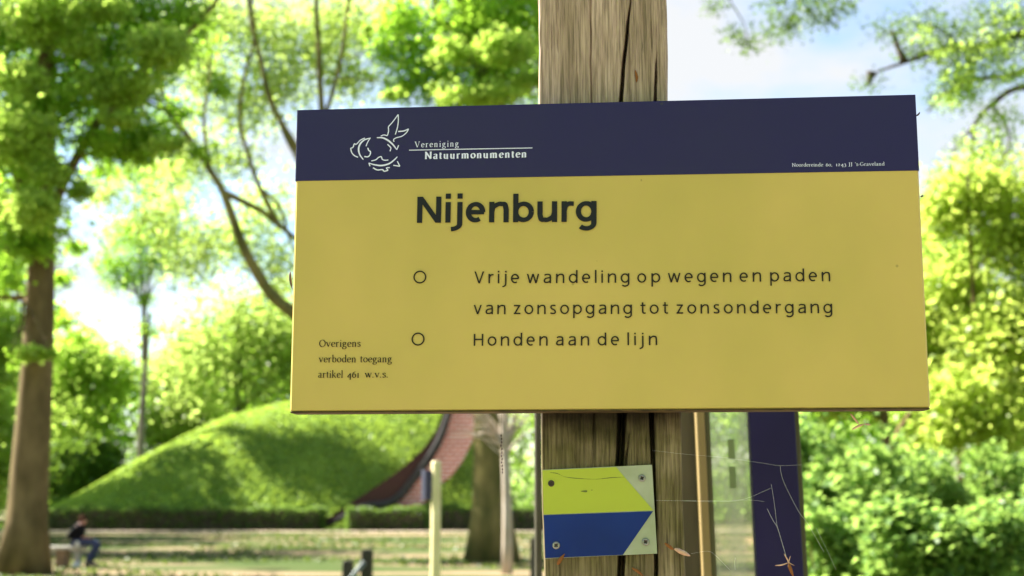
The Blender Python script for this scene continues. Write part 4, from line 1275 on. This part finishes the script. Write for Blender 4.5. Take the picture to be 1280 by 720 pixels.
def crack(c, w, depth):
    z = [t[1] for t in c][::-1]; x_ = [t[0] for t in c][::-1]; ww = np.array(w[::-1]) * PXM * 1.02
    cx = np.interp(Zg, z, x_) + vnoise(Zg * 45, Zg * 0 + 1.1, 9) * .0005
    cw = np.interp(Zg, z, ww, left=ww[0], right=ww[-1])
    d = np.abs(Xg - cx) / (cw / 2 + 1e-6)
    return np.where(cw > 1e-5, np.clip(1.25 - d, 0, 1), 0) ** .6 * depth * np.clip(cw / (3 * PXM), 0, 1)


Dp = Dp + crack(cA, wA, .038) + crack(cB, wB, .028) + crack(cC, wC, .006) + crack(cD, wD, .010)
xb = np.interp(Zg, [t[1] for t in cB][::-1], [t[0] for t in cB][::-1])
low = np.clip((.0 - Zg) / .1, 0, 1)
Dp += np.where(Xg > xb, .0035 * low, 0)
ed = np.minimum(U, 1 - U) * (XR - XL)
Dp += np.where(ed < .003, (1 - np.sqrt(np.clip(1 - (1 - ed / .003) ** 2, 0, 1))) * .003, 0)
PD = .125
side = 6
front = np.stack([Xg, PY0 + Dp, Zg], -1)                      # NF x NZ x 3
cols = [front[i] for i in range(NF)]
for s in range(1, side + 1):
    f = s / side
    c = front[-1].copy(); c[:, 1] += (PD - .008) * f; c[:, 0] += .002 * np.sin(f * 3) * np.sin(c[:, 2] * 9); cols.append(c)
for s in range(1, 5):
    f = s / 5
    c = front[-1] * (1 - f) + front[0] * f; c[:, 1] = PY0 + PD; cols.append(c)
for s in range(side, 0, -1):
    f = s / side
    c = front[0].copy(); c[:, 1] += (PD - .008) * f; cols.append(c)
cols = np.array(cols); NC, NZ = cols.shape[:2]
# sawn top: slightly uneven
V3 = cols.reshape(-1, 3)
idx = np.arange(NC * NZ).reshape(NC, NZ)
a0 = idx; b0_ = np.roll(idx, -1, axis=0)
q = np.stack([a0[:, :-1], b0_[:, :-1], b0_[:, 1:], a0[:, 1:]], -1).reshape(-1, 4)
cap = [tuple(int(i) for i in idx[:, -1])]


def wood_post_mat():
    m, n, l, b = new_mat('weathered_post_wood')
    tc = n.new('ShaderNodeTexCoord')
    mp = n.new('ShaderNodeMapping'); mp.inputs['Scale'].default_value = (520, 520, 20)
    a = n.new('ShaderNodeTexNoise'); a.inputs['Scale'].default_value = 1; a.inputs['Detail'].default_value = 5; a.inputs['Roughness'].default_value = .6
    mp2 = n.new('ShaderNodeMapping'); mp2.inputs['Scale'].default_value = (60, 60, 3)
    c = n.new('ShaderNodeTexNoise'); c.inputs['Scale'].default_value = 1; c.inputs['Detail'].default_value = 4
    l.new(tc.outputs['Object'], mp.inputs[0]); l.new(tc.outputs['Object'], mp2.inputs[0]); l.new(mp.outputs[0], a.inputs['Vector']); l.new(mp2.outputs[0], c.inputs['Vector'])
    r = n.new('ShaderNodeValToRGB')
    r.color_ramp.elements[0].position = .34; r.color_ramp.elements[0].color = (.24, .185, .13, 1)
    r.color_ramp.elements[1].position = .64; r.color_ramp.elements[1].color = (.64, .48, .385, 1)
    e_ = r.color_ramp.elements.new(.49); e_.color = (.46, .335, .26, 1)
    l.new(a.outputs[0], r.inputs[0])
    r2 = n.new('ShaderNodeValToRGB'); r2.color_ramp.elements[0].position = .35; r2.color_ramp.elements[0].color = (.62, .6, .52, 1); r2.color_ramp.elements[1].position = .68; r2.color_ramp.elements[1].color = (1, .98, .95, 1)
    l.new(c.outputs[0], r2.inputs[0])
    mu = n.new('ShaderNodeMixRGB'); mu.blend_type = 'MULTIPLY'; mu.inputs[0].default_value = 1
    l.new(r.outputs[0], mu.inputs[1]); l.new(r2.outputs[0], mu.inputs[2])
    # algae film plus painted shade on the post below the board
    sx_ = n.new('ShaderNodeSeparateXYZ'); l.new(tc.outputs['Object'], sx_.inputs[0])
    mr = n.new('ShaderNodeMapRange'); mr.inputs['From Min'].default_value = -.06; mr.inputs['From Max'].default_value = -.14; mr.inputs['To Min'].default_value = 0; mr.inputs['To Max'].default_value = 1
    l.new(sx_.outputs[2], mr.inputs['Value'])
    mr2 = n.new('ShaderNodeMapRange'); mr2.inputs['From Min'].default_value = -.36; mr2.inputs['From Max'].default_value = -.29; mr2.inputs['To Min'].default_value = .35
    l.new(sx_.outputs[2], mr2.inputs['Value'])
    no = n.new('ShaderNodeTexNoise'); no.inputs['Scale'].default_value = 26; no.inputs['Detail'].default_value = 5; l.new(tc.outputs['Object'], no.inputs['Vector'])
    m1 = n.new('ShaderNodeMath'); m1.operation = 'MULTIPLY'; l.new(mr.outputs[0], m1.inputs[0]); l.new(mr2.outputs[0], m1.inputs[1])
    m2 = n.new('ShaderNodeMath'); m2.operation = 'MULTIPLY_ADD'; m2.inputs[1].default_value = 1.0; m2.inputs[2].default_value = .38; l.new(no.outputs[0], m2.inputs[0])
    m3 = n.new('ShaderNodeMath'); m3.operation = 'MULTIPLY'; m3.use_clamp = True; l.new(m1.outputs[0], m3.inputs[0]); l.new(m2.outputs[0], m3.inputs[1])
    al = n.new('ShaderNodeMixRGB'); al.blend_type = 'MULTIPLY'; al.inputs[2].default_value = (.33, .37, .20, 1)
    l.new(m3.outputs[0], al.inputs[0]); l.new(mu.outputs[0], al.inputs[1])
    # contact shadow painted right under the board, mixed with unwashed dirt
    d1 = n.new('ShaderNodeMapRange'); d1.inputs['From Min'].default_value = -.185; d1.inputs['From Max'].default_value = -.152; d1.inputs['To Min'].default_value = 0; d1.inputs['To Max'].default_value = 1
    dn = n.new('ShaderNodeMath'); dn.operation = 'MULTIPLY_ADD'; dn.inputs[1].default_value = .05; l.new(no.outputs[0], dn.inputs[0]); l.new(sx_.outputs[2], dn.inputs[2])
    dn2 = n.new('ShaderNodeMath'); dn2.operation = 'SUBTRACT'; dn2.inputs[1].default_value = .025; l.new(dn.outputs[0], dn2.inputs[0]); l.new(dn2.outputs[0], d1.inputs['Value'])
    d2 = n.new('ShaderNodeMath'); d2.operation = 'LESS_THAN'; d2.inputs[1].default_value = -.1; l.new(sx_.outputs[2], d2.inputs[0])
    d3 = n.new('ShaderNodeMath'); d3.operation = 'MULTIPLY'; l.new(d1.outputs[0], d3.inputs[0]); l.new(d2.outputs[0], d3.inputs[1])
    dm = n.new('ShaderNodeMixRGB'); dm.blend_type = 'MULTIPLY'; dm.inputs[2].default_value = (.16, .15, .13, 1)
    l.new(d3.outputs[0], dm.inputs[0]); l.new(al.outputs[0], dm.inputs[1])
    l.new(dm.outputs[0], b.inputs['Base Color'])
    b.inputs['Roughness'].default_value = .85; b.inputs['Specular IOR Level'].default_value = .25
    bp = n.new('ShaderNodeBump'); bp.inputs['Strength'].default_value = .5; bp.inputs['Distance'].default_value = .0008
    l.new(a.outputs[0], bp.inputs['Height']); l.new(bp.outputs[0], b.inputs['Normal'])
    return m


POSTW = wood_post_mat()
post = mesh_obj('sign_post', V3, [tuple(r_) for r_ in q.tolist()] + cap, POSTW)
post.data.polygons.foreach_set('use_smooth', [True] * (len(post.data.polygons) - 1) + [False])
post.location = SP; post.rotation_euler = (0, 0, SYAW)
tag(post, 'thick weathered wooden post with deep vertical cracks that carries the yellow board', 'post')

# ================================================================== ROUTE MARKER PLATE
ALU = paint('worn_aluminium', (.40, .42, .30), .5, scale=30, bump=.1, bscale=200, col2=(.30, .33, .2), metal=.0)
LIME = paint('lime_print', (.40, .45, .03), .38, scale=9, var=.05)
BLUE = paint('blue_print', (.004, .022, .17), .22, scale=9, var=.18, spec=.28)
STEEL = paint('dull_steel', (.35, .34, .32), .4, scale=120, metal=.8, col2=(.2, .19, .18))
RUST = paint('rusty_screw', (.06, .04, .03), .8, scale=150, col2=(.02, .015, .01))
PF = PP - SN * .0012                                         # plate's back, just proud of the wood


def qp(px, py, off):
    q = SMI @ on_plane(px, py, PF - SN * off, SN)
    return Vector((q.x, PY0 - .0012 - off, q.z))


plate = empty('route_marker', SP); plate.rotation_euler = (0, 0, SYAW)
tag(plate, 'small square route plate, lime above blue, screwed to the wooden post under the yellow board', 'route marker')
TH = .0022
poly = [(677.5, 587.3), (815, 581), (821.5, 692), (681.3, 698.3)]
pb = [qp(x, y, TH) for x, y in poly]
MB().prism(pb, (0, TH, 0)).build('backing_plate', ALU, plate)
for nm, pl, mt in [('lime_stripe', [(678, 588), (770, 583.8), (816.6, 637.8), (679.4, 643.2)], LIME), ('blue_stripe', [(679.5, 643.9), (816.4, 638.9), (778.6, 693.6), (681.6, 697.7)], BLUE)]:
    p2 = [qp(x, y, TH + .0003) for x, y in pl]
    MB().prism(p2, (0, .0002, 0)).build(nm, mt, plate)
for px, py, mt, rr_ in [(689, 604.2, RUST, .0031), (802.5, 597.6, STEEL, .0035), (695.2, 681.6, STEEL, .0037), (807, 677.3, STEEL, .0036)]:
    c = qp(px, py, TH + .0003)
    K = 18
    mb = MB(); vs = []; prof = [(1, 0), (.98, .0006), (.8, .0013), (.45, .0015), (.40, .0006), (0.001, .0003)]
    for f, d_ in prof:
        for k in range(K):
            a_ = 2 * math.pi * k / K
            vs.append(c + Vector((math.cos(a_) * rr_ * f, -d_, math.sin(a_) * rr_ * f)))
    mb.add(vs, [(i * K + k, i * K + (k + 1) % K, (i + 1) * K + (k + 1) % K, (i + 1) * K + k) for i in range(len(prof) - 1) for k in range(K)])
    s_ = mb.build('screw', mt, plate, smooth=True)
    mb = MB(); a_ = random.uniform(.3, 1.2)
    for q_ in range(2):
        mb.box(c + Vector((0, -.0014 - q_ * .00005, 0)), (rr_ * 1.15, .0006, rr_ * .2), rot=Matrix.Rotation(a_ + q_ * math.pi / 2, 3, 'Y'))
        for i_ in range(len(mb.v)): pass
    mb.build('cross_slot', RUST, s_)
# scratch across the lime print
SCR = paint('scratch_dirt', (.13, .15, .03), .8)
mb = MB()
pts = [qp(x, y, TH + .00045) for x, y in [(688, 590.5), (697, 592), (706, 596), (722, 598), (745, 599), (765, 597), (781, 596.5)]]
pp = catmull(pts, 3)
for i in range(len(pp) - 1):
    w = Vector((0, 0, .00022 + .00012 * math.sin(i)))
    mb.add([pp[i] - w, pp[i + 1] - w, pp[i + 1] + w, pp[i] + w], [(0, 1, 2, 3)])
for cx_, cy_, r_ in ((730, 614, .0022), (739, 612.5, .0008)):
    c = qp(cx_, cy_, TH + .00045); K = 10
    mb.add([c + Vector((math.cos(k * .628) * r_ * 1.5, 0, math.sin(k * .628) * r_ * .5 + .0004 * math.cos(k))) for k in range(K)], [tuple(range(K))])
mb.build('scratch', SCR, plate)

# ================================================================== INFORMATION BOARD BEHIND (2.1 m)
DI = 2.1
GREYW = paint('grey_damp_wood', (.085, .075, .045), .9, scale=30, bump=.4, bscale=60, stretch=(1, 1, .15), col2=(.045, .04, .022))
GREENW = paint('green_damp_wood', (.10, .10, .04), .9, scale=30, bump=.4, bscale=60, stretch=(1, 1, .15), col2=(.06, .055, .022))
YSTRIP = paint('ochre_paint', (.22, .155, .055), .6, scale=8, col2=(.2, .14, .045))
NAVB = paint('navy_board', (.014, .010, .055), .6, spec=.2, scale=4, var=.15)
tilt = R(1.3)
iz0, iz1 = 1.0, 1.98
ic = at(933, 617, DI)
inf = empty('information_board', (ic.x, DI, 0))
tag(inf, 'blurred information board with navy panel, clear pane and ochre edge behind the wooden sign post', 'information board')


def ix(px): return (at(px, 617, DI).x - ic.x)


zref = ic.z


def slab(name, x0, x1, y0, y1, z0, z1, mt, bev=.002, par=None):
    def sh(v):
        return (v[0] - (v[2] - zref) * math.tan(tilt), v[1], v[2])
    mb = MB().box(((x0 + x1) / 2, (y0 + y1) / 2, (z0 + z1) / 2), (x1 - x0, y1 - y0, z1 - z0), bev=bev)
    mb.v = [sh(v) for v in mb.v]
    return mb.build(name, mt, par or inf)


slab('wooden_upright', ix(846), ix(876), .02, .075, 0, iz1, GREYW)
slab('ochre_strip', ix(873), ix(884), -.012, .02, iz0, iz1, YSTRIP, .0015)
slab('inner_strip', ix(884.5), ix(891), -.004, .02, iz0, iz1, GREENW, .001)
slab('navy_panel', ix(940), ix(997), -.012, .012, iz0, iz1, NAVB, .0015)
slab('wooden_upright', ix(992), ix(1007), .014, .07, 0, iz1, GREENW)
slab('bottom_rail', ix(871), ix(991), .022, .06, iz0 - .06, iz0 + .02, GREYW)
m, n, l, b = new_mat('hazy_acrylic')
n.remove(b)
out = n['Material Output']
tr_ = n.new('ShaderNodeBsdfTransparent'); tr_.inputs[0].default_value = (.92, .94, .90, 1)
df = n.new('ShaderNodeBsdfDiffuse'); df.inputs[0].default_value = (.50, .52, .44, 1)
gl = n.new('ShaderNodeBsdfGlossy'); gl.inputs['Roughness'].default_value = .12
mx = n.new('ShaderNodeMixShader'); mx2 = n.new('ShaderNodeMixShader'); mx2.inputs[0].default_value = .07
tc = n.new('ShaderNodeTexCoord'); no = n.new('ShaderNodeTexNoise'); no.inputs['Scale'].default_value = 1.0; no.inputs['Detail'].default_value = 3
mp = n.new('ShaderNodeMapping'); mp.inputs['Scale'].default_value = (55, 1, 5)
mr = n.new('ShaderNodeMapRange'); mr.inputs['From Min'].default_value = .3; mr.inputs['From Max'].default_value = .75; mr.inputs['To Min'].default_value = .14; mr.inputs['To Max'].default_value = .48
l.new(tc.outputs['Object'], mp.inputs[0]); l.new(mp.outputs[0], no.inputs['Vector']); l.new(no.outputs[0], mr.inputs['Value']); l.new(mr.outputs[0], mx.inputs[0])
l.new(tr_.outputs[0], mx.inputs[1]); l.new(df.outputs[0], mx.inputs[2]); l.new(mx.outputs[0], mx2.inputs[1]); l.new(gl.outputs[0], mx2.inputs[2]); l.new(mx2.outputs[0], out.inputs[0])
slab('pane', ix(890.5), ix(941), .002, .006, iz0, iz1, m, .0005)
DK = paint('faded_green_print', (.14, .19, .07), .6)
for (px, py0, py1, w) in [(917, 549, 574, 8), (917, 583, 610, 8)]:
    z1 = at(px, py0, DI).z; z0 = at(px, py1, DI).z
    slab('printed_block', ix(px - w / 2) , ix(px + w / 2), .0005, .0012, z0, z1, DK, 0)
# thin grey post just behind the left edge of the sign post
c = at(671.5, 617, 2.7)
root = mesh_obj('stake', [], [], None)
bpy.data.objects.remove(root)
w_ = 9 * 2.7 / FPX
mb = MB().box((0, 0, 0.98), (w_ * 1.0, w_ * 2, 1.96), bev=.003)
tag(mb.build('stake', GREYW, None, loc=(c.x + .002, 2.7, 0)), 'narrow grey wooden stake peeping out along the left edge of the sign post', 'stake')

# ================================================================== BUD SCALES, SEEDS AND COBWEB
HUSK = leaf_mat('bud_husk', (.34, .12, .03), (.5, .2, .06), (.6, .25, .07), .3)
HUSKD = paint('dark_husk', (.08, .05, .04), .7, var=.2, scale=300)
PALEH = paint('pale_husk', (.62, .36, .24), .6, var=.15, scale=300)


def husk(name, pts, rad, mat, label, off, cat='bud scale', extra=None, parts=None):
    """a small curled spindle; pts are photo pixels on a plane parallel to the sign at offset off"""
    P = [on_plane(x, y, SP + SN * off, SN) for x, y in pts]
    c = P[0]
    P = [p - c for p in P]
    if len(P) == 2: P = [P[0], P[0].lerp(P[1], .3), P[0].lerp(P[1], .65), P[1]]
    P = catmull(P, 3)
    n = len(P) - 1
    mb = MB()
    rr_ = [max(.00012, rad * math.sin(math.pi * min(1, .08 + .92 * (i / n))) ** .7) for i in range(n + 1)]
    mb.tube(P, rr_, n=7, wob=.12)
    if extra:
        for e_ in extra:
            Q_ = catmull([on_plane(x, y, SP + SN * off, SN) - c for x, y in e_[0]], 3)
            m_ = len(Q_) - 1
            mb.tube(Q_, [max(.00012, e_[1] * math.sin(math.pi * (.1 + .85 * i / m_)) ** .7) for i in range(m_ + 1)], n=7, wob=.1)
    o = mb.build(name, mat, None, smooth=True, loc=c)
    return tag(o, label, cat)


F0 = PY0 - .006
husk('bud_scale', [(697, 706), (700, 700), (706, 692)], .0019, HUSK, 'orange bud scale stuck at the lower left edge of the lime and blue plate', PY0 - .006)
husk('bud_scale', [(790, 710), (797, 714), (804, 720)], .0014, HUSK, 'orange bud scale on the wood below the lime and blue plate', PY0 - .003)
husk('bud_scale', [(831, 679), (838, 684), (842, 687)], .0017, HUSK, 'orange bud scale, left one of the pair hanging beside the lime and blue plate', PY0 - .004)
husk('bud_scale', [(843, 686), (848, 688), (856, 692), (863, 695)], .0023, PALEH, 'pinkish bud scale, right one of the pair hanging beside the lime and blue plate', PY0 - .004)
husk('bud_scale', [(794, 88), (796, 96), (795.5, 103)], .0014, HUSK, 'small orange bud scale on the post above the yellow board', PY0 - .001)
husk('bud_scale', [(362.6, 340), (363, 350), (365.5, 362)], .0014, HUSKD, 'dark bud scale sticking out at the left edge of the yellow board', .012)
husk('bud_scale', [(1145, 145), (1148, 143), (1150, 140)], .0009, HUSKD, 'tiny dark thorn-like scale on the right edge of the navy band', .010)
husk('bud_scale', [(1150.5, 246), (1153, 245), (1154, 243.5)], .0009, HUSKD, 'tiny dark scale on the right edge of the yellow board below the navy band', .010)
husk('winged_seed', [(1065, 537), (1072, 533), (1081, 530)], .0012, PALEH, 'brown winged seed dangling just under the right part of the yellow board', .012, cat='seed',
     extra=[([(1063, 517), (1068, 523), (1074, 531)], .0011), ([(1081, 530), (1085, 530.5), (1088, 531)], .0009)])
husk('bud_scale', [(986, 704), (988, 711), (992, 722)], .0017, HUSK, 'orange bud scale hanging at the end of the cobweb over the navy panel', .02)
husk('star_seed', [(969, 707), (978, 706), (986, 703)], .0007, PALEH, 'pale star-shaped seed caught in the cobweb over the navy panel', .02, cat='seed',
     extra=[([(984, 698), (986, 703), (993, 707)], .0005), ([(988, 695), (986, 702), (985, 709)], .0005), ([(980, 692), (984, 699), (987, 705)], .0006)])
# dark beaded thread hanging under the board at the left of the post
bt_ = on_plane(627.5, 516, SP + SN * .01, SN)
mb = MB()
rr = random.Random(5)
y0 = 543
mb.tube([on_plane(627, 514, SP + SN * .01, SN) - bt_, on_plane(626.5, 543, SP + SN * .01, SN) - bt_, on_plane(628, 592, SP + SN * .01, SN) - bt_], .00012, n=4)
for i in range(12):
    p = on_plane(626.2 + (i / 12) * 2 + rr.uniform(-.5, .5), 543 + i * 4.2, SP + SN * .01, SN) - bt_
    mb.tube([p, p + Vector((rr.uniform(-.0003, .0003), 0, -.0011)), p + Vector((0, 0, -.0022))], [.0004, .00085, .0004], n=6, wob=.15)
tag(mb.build('beaded_thread', HUSKD, None, loc=bt_), 'dark beaded thread hanging below the yellow board in front of the pale sapling', 'thread')

WEB = paint('cobweb_silk', (.8, .8, .78), .4, var=.05)
wo_ = on_plane(980, 640, SP + SN * .02, SN)
mb = MB()


def wb(px, py, off=.02): return on_plane(px, py, SP + SN * off, SN) - wo_


TH_ = [([(815, 563), (860, 568), (905, 572), (960, 580), (975, 582), (1003, 581)], .00009), ([(855, 626), (900, 627), (930, 624), (964, 610)], .00012), ([(820, 625.5), (870, 626), (935, 625), (955, 627)], .00010),
       ([(964, 605), (968, 630), (971, 655), (972, 658)], .00013), ([(959, 636), (966, 650), (972, 660), (978, 680), (985, 703)], .00020), ([(975, 582), (978, 598), (988, 620), (1000, 642), (1010, 655), (1030, 690)], .00013),
       ([(864, 692), (885, 689), (895, 695), (912, 712)], .00010), ([(919, 697), (918.5, 704), (919, 712)], .00016), ([(1069, 514), (1068, 520), (1066, 526)], .00008), ([(1020, 660), (1035, 690), (1045, 712)], .00009),
       ([(862, 694), (858, 690), (852, 688)], .0001)]
for pts, r_ in TH_:
    mb.tube(catmull([wb(*p) for p in pts], 4), r_ * .68, n=4, cap=False)
tag(mb.build('cobweb', WEB, None, loc=wo_), 'torn cobweb threads stretched right of the post below the yellow board', 'cobweb')
